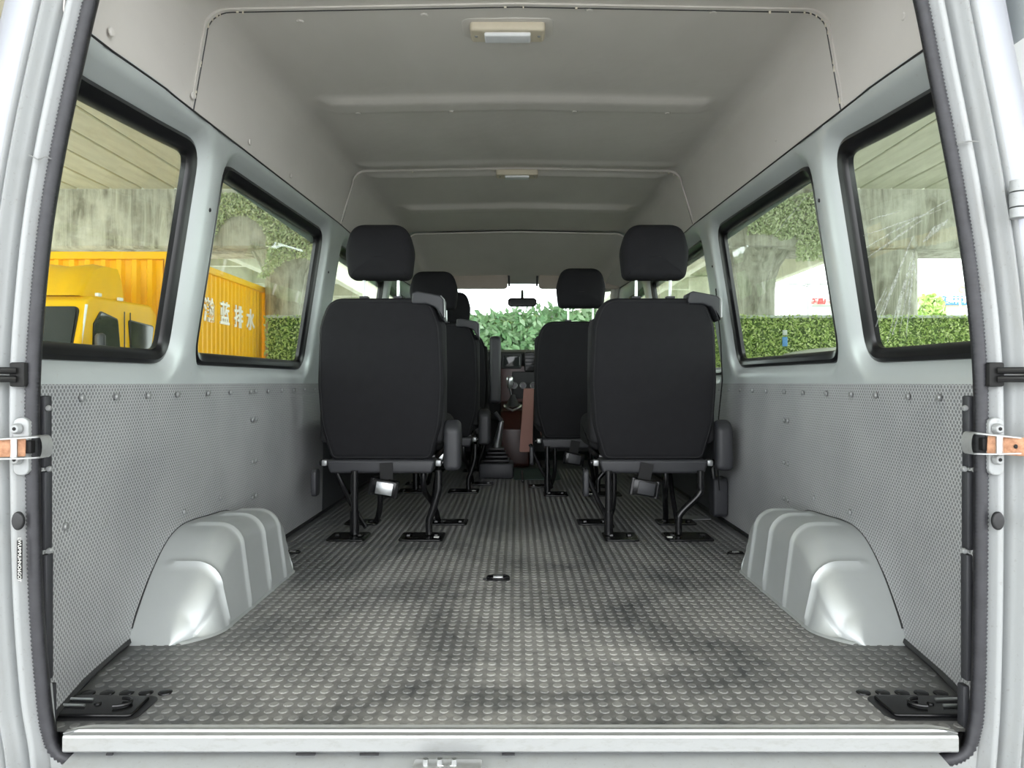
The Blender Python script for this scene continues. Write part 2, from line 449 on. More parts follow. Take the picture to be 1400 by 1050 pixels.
winsR = [rect_win(1.2, 1.765, .603, 1.085, 1.13), rect_win(1.905, 2.79, .612, 1.128, 1.15), rect_win(2.99, 4.2, .59, 1.145, 1.15), rect_win(4.36, 5.15, .64, 1.14, 1.12, .06, .25)]
wallL = side_wall(-1, winsL, 'wall_left'); wallR = side_wall(1, winsR, 'wall_right')

def window(s, poly, nm, gw=.03, mat='glass'):
    pts = resample(poly, .02)
    prof = [(.006, .033), (.003, .022), (-.006, .018), (-gw*.55, .022), (-gw*.8, .026), (-gw, .034), (-gw, .046), (.004, .046)]
    rows = []
    offs = [offset(pts, d) for d, x in prof]
    for i in range(len(pts)):
        rows.append([(s*(W(o[i].x, o[i].y)+x), o[i].x, o[i].y) for o, (d, x) in zip(offs, prof)])
    w = MB().grid(rows, closed_v=True, closed_u=True).build(nm, 'gasket', kind='structure')
    g = offset(pts, -.02); k = len(g); c0 = sum(g, Vector((0, 0)))/k
    def q(p, x): return (s*(W(p.x, p.y)+x), p.x, p.y)
    mb = MB(); mb.v = [q(c0, .041)]+[q(c0.lerp(p, .5), .041) for p in g]+[q(p, .041) for p in g]
    mb.f = [(0, 1+i, 1+(i+1) % k) for i in range(k)]+[(1+i, 1+k+i, 1+k+(i+1) % k, 1+(i+1) % k) for i in range(k)]
    mb.build('pane', mat, w)
    return w
nwin = 1; wobj = []
for s, ws in ((-1, winsL), (1, winsR)):
    for i, p in enumerate(ws):
        wobj.append(window(s, p, 'window_%d' % nwin)); nwin += 1
# torn film residue streaks on the rear right window and scratches on the next
def streaks(win, s, lines):
    for (x0, y0_, x1, y1_, wd_) in lines:
        def hit(px, py):
            Y = 1.6
            for _ in range(30):
                z = CZ-(py-523)*Y/1000; Y = (W(Y, z)+.039)/abs(px-707)*1000
            return Vector((s*(W(Y, z)+.039), Y, z))
        a = hit(x0, y0_); b = hit(x1, y1_); t = (b-a); nrm = Vector((0, -t.z, t.y)).normalized()*wd_
        rows = []
        for i in range(9):
            u = i/8; ww = .35+1.1*math.sin(PI*u)*random.uniform(.6, 1); p = a.lerp(b, u)+nrm*random.uniform(-.6, .6)
            rows.append([p-nrm*ww, p+nrm*ww])
        MB().grid(rows).build('torn_film_strip', 'film', win)
streaks(wobj[4], 1, [(1203, 440, 1248, 322, .0036), (1190, 465, 1226, 375, .0026), (1220, 460, 1246, 350, .0050), (1230, 455, 1250, 345, .0026), (1239, 462, 1250, 352, .0035), (1196, 425, 1212, 392, .0022), (1213, 468, 1240, 372, .0022), (1186, 352, 1262, 300, .0018), (1262, 330, 1296, 300, .005),
                     (1262, 440, 1248, 345, .0028), (1184, 338, 1300, 272, .0016), (1180, 322, 1290, 285, .0012), (1240, 440, 1249, 360, .0015), (1204, 420, 1214, 395, .0012), (1190, 300, 1232, 288, .0011)])
streaks(wobj[5], 1, [(1052, 330, 1110, 258, .0015), (1030, 440, 1060, 350, .0012), (1075, 420, 1068, 355, .0012)])

# liner panels on the lower walls
def liner(s, ya, yb, parent, mat, cut_arch=True, x=.0):
    rows = []
    for Y in np.linspace(ya, yb, 24):
        rows.append([(s*(lw(Y, z)-.004-x-.003*math.sin(PI*min(1, z/.55))), Y, z) for z in np.linspace(.0, .553, 12)])
    mb = MB().grid(rows)
    mb.grid([[(s*(lw(Y, .55)-.004-x), Y, .553), (s*(lw(Y, .55)+.02), Y, .5535)] for Y in np.linspace(ya, yb, 24)])
    mb.grid([[(s*(lw(ya, z)-.004-x), ya, z), (s*(lw(ya, z)+.01), ya, z)] for z in np.linspace(0, .553, 6)])
    return mb.build('liner_panel', mat, parent)
def screws(panel, s, pts, x=.0):
    for (Y, z) in pts:
        o = MB().disc((0, 0, 0), .0075, -s*.005, 'x', 10).build('screw', 'screw', panel)
        o.location = (s*(lw(Y, z)-.0065-x), Y, z)
scr_me = None
for s, wall, px_top in ((-1, wallL, (105, 155, 200, 240, 282, 313, 341)), (1, wallR, (1290, 1245, 1200, 1166, 1132, 1100, 1078))):
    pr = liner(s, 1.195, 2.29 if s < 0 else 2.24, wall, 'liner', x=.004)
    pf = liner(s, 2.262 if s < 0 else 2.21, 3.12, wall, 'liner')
    pd = liner(s, 3.10, 5.2, wall, 'liner_dark', x=.002)
    sm_ = 2.275 if s < 0 else 2.225
    pts = [(.824/abs(px-707)*1000, .527) for px in px_top]
    screws(pr, s, [(Y, z) for Y, z in pts if Y < sm_-.01]+[(sm_-.012, .44), (sm_-.012, .31), (sm_-.012, .20), (2.02, .237), (1.80, .237), (1.30, .30)], .006)
    screws(pf, s, [(Y, .527) for Y in (sm_+.03, 2.42, 2.56, 2.7, 2.84, 2.98)]+[(sm_+.03, .44), (sm_+.03, .31), (sm_+.03, .20)], .002)
# small plugs and bolt dots on the pillars and belt
def plug(wall, s, px, py, r=.006):
    Y = 1.8
    for _ in range(30):
        z = CZ-(py-523)*Y/1000; Y = (W(Y, z))/abs(px-707)*1000
    MB().disc((s*(W(Y, z)+.006), Y, z), r, -s*.008, 'x', 10).build('plug', 'rubber', wall)
plug(wallL, -1, 287, 287); plug(wallR, 1, 1120, 274)
plug(wallL, -1, 449, 372, .006); plug(wallR, 1, 974, 364, .006)

# ------------------------------------------------------------------ wheel arches
def wheel_arch(s, label):
    prof = [(1.545, 0), (1.575, .05), (1.64, .125), (1.71, .180), (1.77, .203), (1.84, .208), (1.95, .202), (2.05, .196), (2.10, .184), (2.135, .155), (2.16, .09), (2.185, 0)]
    pr = resample(catmull(prof, 6), .008, False)
    acc = [0]
    for i in range(1, len(pr)): acc.append(acc[-1]+(pr[i]-pr[i-1]).length)
    ribs = [(acc[-1]*f) for f in (.22, .40, .57, .72, .86)]
    def rib(t):
        best = 0
        for rr in ribs:
            best = max(best, math.exp(-((t-rr)/.007)**2))
        return best
    rows = []
    for p, t in zip(pr, acc):
        Y, z = p
        inner = .655+.06*max(0, 1-(Y-1.545)/.10)**2*1.0 + .03*max(0, (Y-2.13)/.05)**2
        row = []
        R = min(.055, max(z*.9, .002))
        xw = bw(Y)+.004
        rb = rib(t)
        tt = []
        for i in range(14): tt.append((xw+(inner+.02+R-xw)*i/13, z, 0, 1))
        for i in range(1, 9):
            a = PI/2*i/8; tt.append((inner+.02+R*(1-math.sin(a)), z-R*(1-math.cos(a)), math.sin(a), math.cos(a)))
        for i in range(1, 9):
            u = i/8; zz = (z-R)*(1-u); tt.append((inner+.02-.02*u, zz, 1, 0))
        nt = pr[min(len(pr)-1, pr.index(p)+1)]-pr[max(0, pr.index(p)-1)]; nt.normalize(); ny, nz = -nt.y, nt.x
        for (x, zz, ax, az) in tt:
            fade = min(1, max(0, (xw-x-.035)/.02)); fade *= min(1, max(.0, (zz+.01)/.03)) if zz < .02 else 1
            d = .0075*rb*fade
            row.append((s*(x-ax*d), Y+ny*d*az, zz+nz*d*az))
        rows.append(row)
    mb = MB().grid(rows)
    loc = (s*.75, 1.86, 0)
    o = mb.build('wheel_arch', 'galv', ang=1.0, category='wheel arch', label=label)
    shift(o, loc)
    # floor flange, caulk rim along the wall
    fl = MB().tube([(s*(bw(p.x)-.008), p.x, p.y+.001) for p in pr[6:-4:2]], .0035, 6)
    fl.v = [tuple(Vector(v)-Vector(loc)) for v in fl.v]; fl.build('sealant_bead', 'rubber', o)
    base = [(s*r[-1][0]*s*1.0, r[-1][1]) for r in rows]
    fb = MB().grid([[(x+(-s)*0.006, y, .0016), (x, y, .006)] for (x, y) in [(r[-1][0], r[-1][1]) for r in rows]])
    fb.v = [tuple(Vector(v)-Vector(loc)) for v in fb.v]; fb.build('base_flange', 'galv', o)
    return o
wheel_arch(-1, 'ribbed silver wheel arch cover on the left side of the cargo floor')
wheel_arch(1, 'ribbed silver wheel arch cover on the right side, with a scuffed rear corner')

# ------------------------------------------------------------------ headliner
ceiling = empty('ceiling', (0, 0, 0), kind='structure')
def head_z(Y): return interp(Y, [1.15, 1.7, 3.0, 4.2, 4.35, 5.15], [1.390, 1.397, 1.432, 1.43, 1.40, 1.27])
def head_c(Y): return interp(Y, [1.15, 1.7, 3.0, 4.2, 5.1], [.705, .705, .685, .65, .62])
def hl_row(Y, ins=0, lowz=0):
    h = head_z(Y)-ins; c = head_c(Y)-ins; zr = rail(Y)-.006
    xr = W(Y, zr)-.004-ins*.3
    half = []
    for i in range(7): t = i/7; half.append((xr+(c-xr)*t, zr+(h-.05-zr)*t))
    for i in range(9):
        a = PI/2*i/8; half.append((c-.055+.055*math.cos(a), h-.05+.05*math.sin(a)))
    for i in range(1, 17): half.append(((c-.055)*(1-i/16), h+.012*(i/16)))
    def rb(x, z):
        ax = abs(x); d = 0
        for (yc, w_, dp, lim) in ((2.245, .055, .016, .60), (3.62, .055, .022, .57), (2.93, .03, .008, .64), (3.06, .018, .010, .62)):
            e = max(0, min(1, (lim-ax)/.04)); yy = (Y-yc)/w_; q = 1/(1+yy**8); d = max(d, dp*q*e)
        if Y < 1.85 and Y > 1.68: pass
        return z-(d if z > h-.03 else 0)
    row = [(-x, Y, rb(x, z)) for x, z in half]+[(x, Y, rb(x, z)) for x, z in reversed(half[:-1])]
    return row
def hl_panel(ya, yb, ins, step=.014):
    ys = list(np.arange(ya, yb, step))+[yb]
    rows = [hl_row(Y, ins) for Y in ys]
    # turned-back lip at the rear edge
    lip = [[(x*1.004, y+.001, z+.008) for (x, y, z) in rows[0]]]
    return MB().grid(lip+rows).build('headliner_panel', 'headliner', ceiling, ang=.9)
hl_panel(1.16, 1.655, 0); hl_panel(1.64, 3.02, .004); hl_panel(3.0, 4.19, .012); hp = hl_panel(4.17, 5.15, .030)
# dark seam lines with chipped edge flakes
for Ys, ins in ((1.652, .002), (3.012, .008)):
    row = hl_row(Ys, ins+.0015); MB().tube([Vector(p) for p in row], .0022, 6).build('seam', 'rubber', ceiling)
    for k in range(26):
        i = random.choice([random.randint(0, 16), len(row)-2-random.randint(0, 16)]) if random.random() < .75 else random.randint(10, len(row)-12)
        a = Vector(row[i]).lerp(Vector(row[i+1]), random.random()); a.z -= .001
        MB().box(a+Vector((0, -.003, -.001)), (random.uniform(.002, .006), .0025, random.uniform(.004, .014)), bev=.0005, seg=1).build('chipped_flake', 'chip', ceiling)
# rail gap line
for s in (-1, 1):
    MB().tube([(s*(W(Y, rail(Y))-.006), Y, rail(Y)-.007) for Y in np.linspace(1.18, 5.1, 60)], .0022, 6).build('edge_gap', 'rubber', ceiling)
# push clips on the headliner
for (px, py, Y) in ((410, 17, 1.70), (580, 10, 1.68), (806, 3, 1.66), (975, 3, 1.66), (490, 148, 2.28), (617, 145, 2.28), (786, 141, 2.28), (913, 141, 2.28), (650, 234, 3.0), (770, 234, 3.0)):
    x = (px-707)*Y/1000; r_ = hl_row(Y, .004)
    z = min((abs(p[0]-x), p[2]) for p in r_)[1]
    MB().disc((x, Y, z+.001), .009, -.004, 'z', 10).build('push_clip', 'headliner', ceiling)
for (px, py, s) in ((269, 140, -1), (345, 205, -1), (400, 245, -1), (1110, 125, 1), (1058, 190, 1), (1010, 228, 1), (155, 48, -1), (1232, 22, 1)):
    Y = abs(.715/((px-707)/1000)); z = CZ-(py-523)*Y/1000
    MB().disc((s*(W(Y, rail(Y))-.012), Y, max(z, rail(Y)+.02)), .008, -s*.004, 'x', 10).build('push_clip', 'headliner', ceiling)
# outer roof, keeps daylight out
mb = MB()
mb.grid([[(x, Y, z) for x, z in ((-.80, 1.10), (-.79, 1.3), (-.74, 1.45), (-.6, 1.50), (0, 1.52), (.6, 1.50), (.74, 1.45), (.79, 1.3), (.80, 1.10))] for Y in np.linspace(1.14, 5.1, 20)])
mb.grid([[(x, Y, z) for x in np.linspace(-.72, .72, 12)] for Y, z in ((5.1, 1.52), (5.12, 1.35), (5.13, 1.285))])
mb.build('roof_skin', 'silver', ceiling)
# recessed pocket frame round the rear lamp
path = [(-.39, 1.655), (-.12, 1.66), (-.105, 1.70), (-.10, 1.74)]

# ------------------------------------------------------------------ rear door frame and seal
Lp = [(707, 1031), (140, 1031), (95, 1022), (80, 995), (72, 940), (62, 800), (58, 600), (59, 500), (66, 400), (77, 300), (94, 200), (115, 100), (138, 0), (162, -90), (200, -175), (270, -225), (400, -238), (707, -240)]
Rp = [(1130, -225), (1190, -175), (1222, -90), (1245, 0), (1265, 100), (1285, 200), (1303, 300), (1317, 400), (1326, 500), (1328, 600), (1327, 800), (1324, 940), (1318, 995), (1302, 1022), (1250, 1031)]
Lp = Lp[1:]; allp = Lp+[(1000, -238)]+Rp
YJ = 1.17
path = catmull([Vector(((x-707)*YJ/1000, CZ-(y-523)*YJ/1000)) for x, y in allp], 10)
path = resample(path, .0035, False)
def nrm(pth, i, w=3):
    t = pth[min(i+w, len(pth)-1)]-pth[max(i-w, 0)]; t.normalize(); return Vector((-t.y, t.x))
# frame (outward sweep)
prof = [(.032, 1.21), (.020, 1.19), (.017, 1.17), (.019, 1.163), (.027, 1.160), (.030, 1.153), (.034, 1.149), (.039, 1.150), (.042, 1.157), (.045, 1.170), (.052, 1.171), (.054, 1.160), (.058, 1.156), (.062, 1.150), (.064, 1.143), (.067, 1.139), (.070, 1.140),
        (.072, 1.147), (.075, 1.147), (.077, 1.139), (.080, 1.136), (.110, 1.136), (.122, 1.14), (.130, 1.155), (.133, 1.185), (.134, 1.26)]
sub = path[::5]
# the pressed frame itself runs straight on down past the curved seal
Lj = [(96, 1130), (90, 1075), (83, 1010)]+[p for p in Lp if p[1] < 960]; Rj = [p for p in Rp if p[1] < 960]+[(1320, 1010), (1314, 1075), (1308, 1130)]
jpath = resample(catmull([Vector(((x-707)*YJ/1000, CZ-(y-523)*YJ/1000)) for x, y in Lj+[(1000, -238)]+Rj], 10), .0175, False)
cc = Vector((0, .7))
rows = []
for i, p in enumerate(jpath):
    n_ = nrm(jpath, i, 2)
    if n_.dot(p-cc) < 0: n_ = -n_
    rows.append([(p.x+n_.x*d, Y, p.y+n_.y*d) for d, Y in prof])
wb = MB().grid(rows).build('wall_back', 'jamb', kind='structure', ang=1.2)
# outer body skin as separate part lying on the frame
rows = []
for i, p in enumerate(jpath):
    n_ = nrm(jpath, i, 2)
    if n_.dot(p-cc) < 0: n_ = -n_
    rows.append([(p.x+n_.x*d, Y, p.y+n_.y*d) for d, Y in ((.079, 1.1365), (.085, 1.133), (.112, 1.133), (.124, 1.138), (.133, 1.154), (.136, 1.186), (.137, 1.262))])
MB().grid(rows).build('outer_skin', 'lavender', wb, ang=1.2)
# bottom of the frame below the scuff plate
sill_prof = [(1.168, -.028), (1.145, -.030), (1.125, -.033), (1.11, -.040), (1.10, -.052), (1.085, -.058), (1.02, -.062), (1.0, -.09), (1.0, -.3)]
MB().grid([[(x, Y, z) for Y, z in sill_prof] for x in np.linspace(-.70, .665, 30)]).build('lower_sill', 'jamb', wb)
for s in (-1, 1):
    web = [(68, 935), (60, 935), (60, 1130), (230, 1130), (230, 1038), (140, 1036), (93, 1031), (74, 1005)]
    if s > 0: web = [(1334, 935), (1343, 935), (1345, 1130), (1180, 1130), (1180, 1038), (1262, 1036), (1304, 1031), (1325, 1005)]
    MB().slab([((x-707)*YJ/1000, CZ-(y-523)*YJ/1000) for x, y in web], 1.166, 1.176).build('corner_web', 'jamb', wb)
# filler between frame, floor and walls
for s in (-1, 1):
    MB().grid([[(s*x, Y, z) for z in (-.05, .3, .56, .9, 1.15)] for x, Y in ((.80, 1.215), (.84, 1.22), (.90, 1.26))]).build('frame_filler', 'jamb', wb)
# ribbed seal
rows = []; kk = 12
for i, p in enumerate(path):
    n_ = nrm(path, i)
    if n_.dot(p-cc) < 0: n_ = -n_
    rb_ = .0010*(1 if (i//1) % 2 else -1)
    c0 = Vector((p.x+n_.x*.0085, 1.158, p.y+n_.y*.0085)); rr = .0095+rb_
    rows.append([c0+Vector((n_.x, 0, n_.y))*math.cos(2*PI*a/kk)*rr+Vector((0, 1, 0))*math.sin(2*PI*a/kk)*rr for a in range(kk)])
MB().grid(rows, closed_v=True).build('trim_1', 'seal', kind='structure', ang=3)
# dark inner lip of the seal
rows = []
for i, p in enumerate(sub):
    n_ = nrm(sub, i, 2)
    if n_.dot(p-cc) < 0: n_ = -n_
    rows.append([(p.x+n_.x*d, Y, p.y+n_.y*d) for d, Y in ((-.0012, 1.158), (.0, 1.165), (.022, 1.20), (.03, 1.205))])
lip = MB().grid(rows).build('trim_2', 'rubber', kind='structure')
# segmented black edging of the liner beside the seal
for s, xb in ((-1, 62), (1, 1324)):
    e = empty('trim_%d' % (3 if s < 0 else 4), (0, 0, 0), kind='structure')
    for (ya, yb, dx) in ((540, 640, 0), (643, 752, .5), (756, 930, 1.5), (934, 1000, 5)):
        a = P(xb-s*(-.5+dx), ya, 1.185); b = P(xb-s*(1.5+dx*1.6), yb, 1.185)
        MB().box((a+b)/2, (.011, .018, abs(a.z-b.z)-.002), bev=.003).build('edging_strip', 'plastic', e)
    for (py, dx) in ((558, 8), (641, 9), (753, 9)):
        MB().disc(P(xb-s*(dx-3), py, 1.178), .005, -.004, 'y', 8).build('edging_clip', 'screw', e)
# hardware on the jambs
def jx(py, s):
    ys = [y for x, y in (Lp if s < 0 else Rp)]; xs = [x for x, y in (Lp if s < 0 else Rp)]
    idx = np.argsort(ys); return interp(py, np.array(ys)[idx], np.array(xs)[idx])
for s in (-1, 1):
    sd = 'left' if s < 0 else 'right'
    # check strap
    e = empty('door_check_strap', P(30 if s < 0 else 1362, 612, 1.13), category='door strap', label='rusty brown door check arm on the %s edge of the rear doorway' % sd)
    a = P(58 if s < 0 else 1328, 611 if s < 0 else 606, 1.135); b = P(-60 if s < 0 else 1440, 614, 1.08)
    d = (b-a); rot = d.to_track_quat('X', 'Z').to_matrix()
    m0 = a+d*.20; m1 = b
    L = (m1-m0).length
    local(MB().box((m0+m1)/2, (L, .005, .028), rot, .0015), e).build('arm', 'rust', e)
    for f in (.14, .42, .7):
        p = m0+(m1-m0)*f+Vector((0, -.0035, 0)); local(MB().disc(p, .0034, -.001, 'y', 10), e).build('hole', 'black', e)
    # folded bracket
    ux = d.normalized(); brk = MB()
    top = [a+ux*t+Vector((0, -.004-.012*math.sin(min(1, t/.02)*PI/2), .017-.002*t/.05)) for t in (.0, .01, .02, .035, .055)]
    for sg in (1, -1):
        brk.grid([[Vector((p.x, p.y, a.z+sg*(p.z-a.z))), Vector((p.x, p.y+.022, a.z+sg*(p.z-a.z)+sg*.001))] for p in top])
        brk.grid([[Vector((p.x, p.y+.0, a.z+sg*(p.z-a.z))), Vector((p.x, p.y+.0, a.z+sg*(p.z-a.z-.0022)))] for p in top])
    brk.grid([[a+Vector((s*0, 0, .017*math.cos(t))) +Vector((-s*.006*math.sin(t), -.010, 0)), a+Vector((0, .016, .017*math.cos(t)))+Vector((-s*.006*math.sin(t), 0, 0))] for t in np.linspace(0, PI, 9)])
    local(brk, e).build('bracket', 'alu', e)
    local(MB().box(a+ux*.024+Vector((0, .010, 0)), (.016, .012, .02), bev=.002), e).build('roller_socket', 'black', e)
    local(MB().tube([a+ux*.033+Vector((0, -.006, -.014)), a+ux*.033+Vector((0, -.006, .014))], .005, 10), e).build('pin', 'steel', e)
    pl = MB().slab([(x+P(27 if s < 0 else 1364, 608, 1.14).x, z+P(0, 608, 1.14).z) for x, z in rrect(-.012, .012, -.048, .042, .010)], 1.152, 1.142, rnd=.002)
    local(pl, e).build('mount_plate', 'jamb', e)
    for py in (586, 628):
        p = P(24 if s < 0 else 1363, py, 1.14); sc = local(MB().disc(p, .0085, -.008, 'y', 14), e).build('screw', 'jamb', e)
        local(MB().disc(p+Vector((0, -.008, 0)), .003, -.001, 'y', 8), e).build('recess', 'black', e)
    # door buffer rods
    e = empty('door_buffer', P(25 if s < 0 else 1375, 512, 1.14), category='door buffer', label='black twin rod door stop on a square plate, %s side of the doorway' % sd)
    q = P(26 if s < 0 else 1360, 512, 1.145)
    local(MB().box(q, (.024, .012, .038), bev=.003), e).build('plate', 'black', e)
    for dz in (.006, -.007):
        local(MB().tube([q+Vector((-s*0, -.008, dz)), q+Vector((s*.01, -.016, dz)), q+Vector((s*.10, -.045, dz))], .0055, 10), e).build('rod', 'gasket', e)
    # round plug
    p = P(25 if s < 0 else 1364, 712, 1.138)
    mb = MB(); n0 = 18
    mb.slab([(p.x+.0095*math.cos(2*PI*i/n0), p.z+.0145*math.sin(2*PI*i/n0)) for i in range(n0)], 1.142, 1.134, rnd=.003)
    o = mb.build('drain_plug', 'rubber', category='plug', label='oval black rubber plug in the %s door jamb below the check arm' % sd); shift(o, p)
for s in (-1, 1):
    q_ = [P(x, y, Yq) for x, y, Yq in (((40, 212, 1.142), (52, 218, 1.138), (62, 214, 1.142), (72, 218, 1.150), (80, 217, 1.155)) if s < 0 else ((1301, 194, 1.155), (1312, 196, 1.150), (1325, 193, 1.142), (1338, 194, 1.138)))]
    MB().tube(q_, .0012, 6).build('weld_seam', 'screw', wb)
# identification strip
e = MB().box((0, 0, 0), (.0085, .001, .060), bev=.0004, seg=1).build('label_strip', 'black', category='label', label='small black identification label with white characters on left door jamb')
e.location = P(27, 765, 1.134)
def text_obj(txt, size, name, mat, parent=None, ext=.0005, bold=0):
    cu = bpy.data.curves.new(name, 'FONT'); cu.body = txt; cu.size = size; cu.extrude = ext; cu.align_x = 'CENTER'; cu.align_y = 'CENTER'; cu.offset = bold
    o = bpy.data.objects.new(name, cu); C.objects.link(o); 
    dg = bpy.context.evaluated_depsgraph_get(); me = bpy.data.meshes.new_from_object(o.evaluated_get(dg)); bpy.data.objects.remove(o)
    o = bpy.data.objects.new(name, me); C.objects.link(o); o.parent = parent; me.materials.clear(); me.materials.append(M[mat]); return o
t = text_obj('LWUMMUHNO6GOT', .0072, 'lettering', 'white_label', e, .0002); t.rotation_euler = (PI/2, PI/2, 0); t.location = (0, -.0008, 0)
# open rear doors folded back at either side of the opening
for s in (-1, 1):
    out = rpoly([(s*.89, -.3), (s*1.5, -.3), (s*1.42, .7), (s*1.22, 1.02), (s*.89, 1.19)], [.05, .1, .3, .12, .05])
    d = MB().slab(out, 1.27, 1.34, rnd=.02).build('door_%d' % (1 if s < 0 else 2), 'door_skin', kind='structure')
# door hinge, right
e = empty('barrel_hinge', P(1392, 272, 1.10), category='hinge', label='pale grey barrel hinge at the right edge of the rear doorway')
for (ya, yb) in ((247, 262), (264, 283), (285, 298)):
    a = P(1392, ya, 1.115); b = P(1392, yb, 1.115)
    local(MB().tube([a, b], .0115, 14), e).build('knuckle', 'jamb', e)
local(MB().box(P(1410, 272, 1.125), (.04, .006, .05), bev=.002), e).build('leaf_plate', 'jamb', e)

# ------------------------------------------------------------------ aluminium scuff plate
xl, xr_ = P(88, 0, 1.15).x, P(1308, 0, 1.15).x
sp = [(1.182, .0035), (1.176, .006), (1.172, .0035), (1.166, .0035), (1.164, .0065), (1.159, .0065), (1.157, .003), (1.150, .003), (1.147, .0025), (1.145, -.001), (1.1445, -.021), (1.147, -.024)]
rows = []
for x in (xl, xl+.012, xl+.03)+tuple(np.linspace(xl+.05, xr_-.05, 20))+(xr_-.03, xr_-.012, xr_):
    e_ = max(0, (xl+.02-x), (x-(xr_-.02)))
    rows.append([(x if abs(x) < 5 else x, Y-(e_*.9 if Y > 1.16 else 0), z) for Y, z in sp])
MB().grid(rows).build('trim_5', 'alu', kind='structure', ang=.4)
e = empty('door_latch_striker', P(612, 1045, 1.12), category='latch', label='small worn steel striker on the sill under the scuff plate')
local(MB().box(P(612, 1049, 1.105), (.105, .03, .012), bev=.004), e).build('base_plate', 'alu', e)
for px in (582, 601, 621):
    local(MB().tube([P(px, 1047, 1.10), P(px, 1037, 1.10)], .0045, 8), e).build('stud', 'steel', e)
local(MB().tube([P(600, 1046, 1.10), P(611, 1050, 1.10), P(622, 1046, 1.10)], .004, 8), e).build('loop', 'steel', e)
for px, w_ in ((150, .01), (418, .03), (505, .03), (695, .02)):
    MB().box(P(px, 1031, 1.143), (w_, .003, .003)).build('gap_shadow', 'rubber', bpy.data.objects['trim_5'])

# ------------------------------------------------------------------ tie-down points in the floor
def tiedown(loc, s, label):
    e = empty('tie_down_plate', loc, category='tie down', label=label)
    out = rpoly([(-.075, -.038), (.072, -.04), (.068, .035), (-.075, .04)], .01)
    MB().slab(out, .0005, .007, 'xy', rnd=.003).build('plate', 'black_metal', e)
    MB().tube([(-s*.03+.022*math.cos(a), -.002+.016*math.sin(a), .011) for a in np.linspace(-PI/2, PI/2, 10)] if s < 0 else [(-.01-.022*math.cos(a), -.002+.016*math.sin(a), .011) for a in np.linspace(-PI/2, PI/2, 10)], .003, 8).build('ring', 'black_metal', e)
    for dy in (-.012, .012): MB().tube([(s*.02, dy, .010), (s*.06, dy+.002, .010)], .0022, 6).build('rod', 'steel', e)
    MB().disc((s*.005, 0, .007), .006, .004, 'z', 8).build('bolt', 'black_metal', e)
    for k in range(5):
        MB().disc((-.07*0+s*(.055-.034*k), .056+.001*k, .0005), .0125, .0035, 'z', 14).build('raised_button', 'black_metal', e)
    MB().slab(rrect(-.088, .082, -.048, .046, .02), .0003, .0012, 'xy').build('wet_patch', M['rubber'], e)
tiedown(P(130, 968, 1.249)*1+Vector((.01, 0, 0)), -1, 'black recessed tie down plate in the rear left floor corner')
tiedown(P(1276, 968, 1.249)+Vector((-.01, 0, 0)), 1, 'black recessed tie down plate in the rear right floor corner')
def anchor(px, py, label, sc=1):
    Y = CZ/((py-523)/1000); e = empty('cargo_anchor', P(px, py, Y), category='anchor', label=label); e.location.z = 0; e.scale = (sc,)*3
    MB().slab(rrect(-.034, .034, -.024, .024, .012), .0005, .004, 'xy', rnd=.0015).build('cup', 'black', e)
    MB().tube([(.03*math.cos(a), .019*math.sin(a), .0065) for a in np.linspace(0, 2*PI, 20)[:-1]], .0035, 8, closed=True).build('ring', 'black_metal', e)
    MB().box((0, .002, .006), (.028, .018, .006), bev=.002).build('tongue', 'steel', e)
    MB().box((-.036, -.01, .003), (.012, .01, .004), bev=.001).build('tab', 'black_metal', e)
anchor(681, 792, 'black ringed cargo anchor in the middle of the rear floor')
anchor(400, 756, 'small black anchor on the floor in front of left wheel arch', .75)
anchor(1006, 757, 'small black anchor on the floor in front of right wheel arch', .75)

# ------------------------------------------------------------------ roof lamps
for (px, py, w_, lab, lw) in ((694, 41, .178, 'cream roof lamp with frosted lens, nearest the rear doorway', .11), (707, 245, .172, 'cream roof lamp further forward, beyond the second headliner seam', .10)):
    Y = (head_z(1.8)-CZ)/((523-py)/1000); h = head_z(Y)+.012-(.004 if Y < 3 else .012)
    e = empty('roof_lamp', (P(px, py, Y).x, Y, h), category='lamp', label=lab)
    MB().slab(rrect(-w_/2, w_/2, -.034, .034, .01), .002, -.022, 'xy', rnd=.007).build('housing', 'cream', e)
    MB().slab(rrect(-lw/2, lw/2, -.020, .020, .004), -.018, -.030, 'xy', rnd=.004).build('lens', 'lens', e)
    for sx_ in (-1, 1): MB().disc((sx_*(w_/2-.014), 0, -.022), .004, -.002, 'z', 8).build('screw', 'screw', e)
    if Y < 2.2:
        MB().slab(rrect(-w_/2-.02, w_/2+.02, -.05, .048, .02), .003, -.004, 'xy', rnd=.003).build('recess_surround', 'headliner', e)

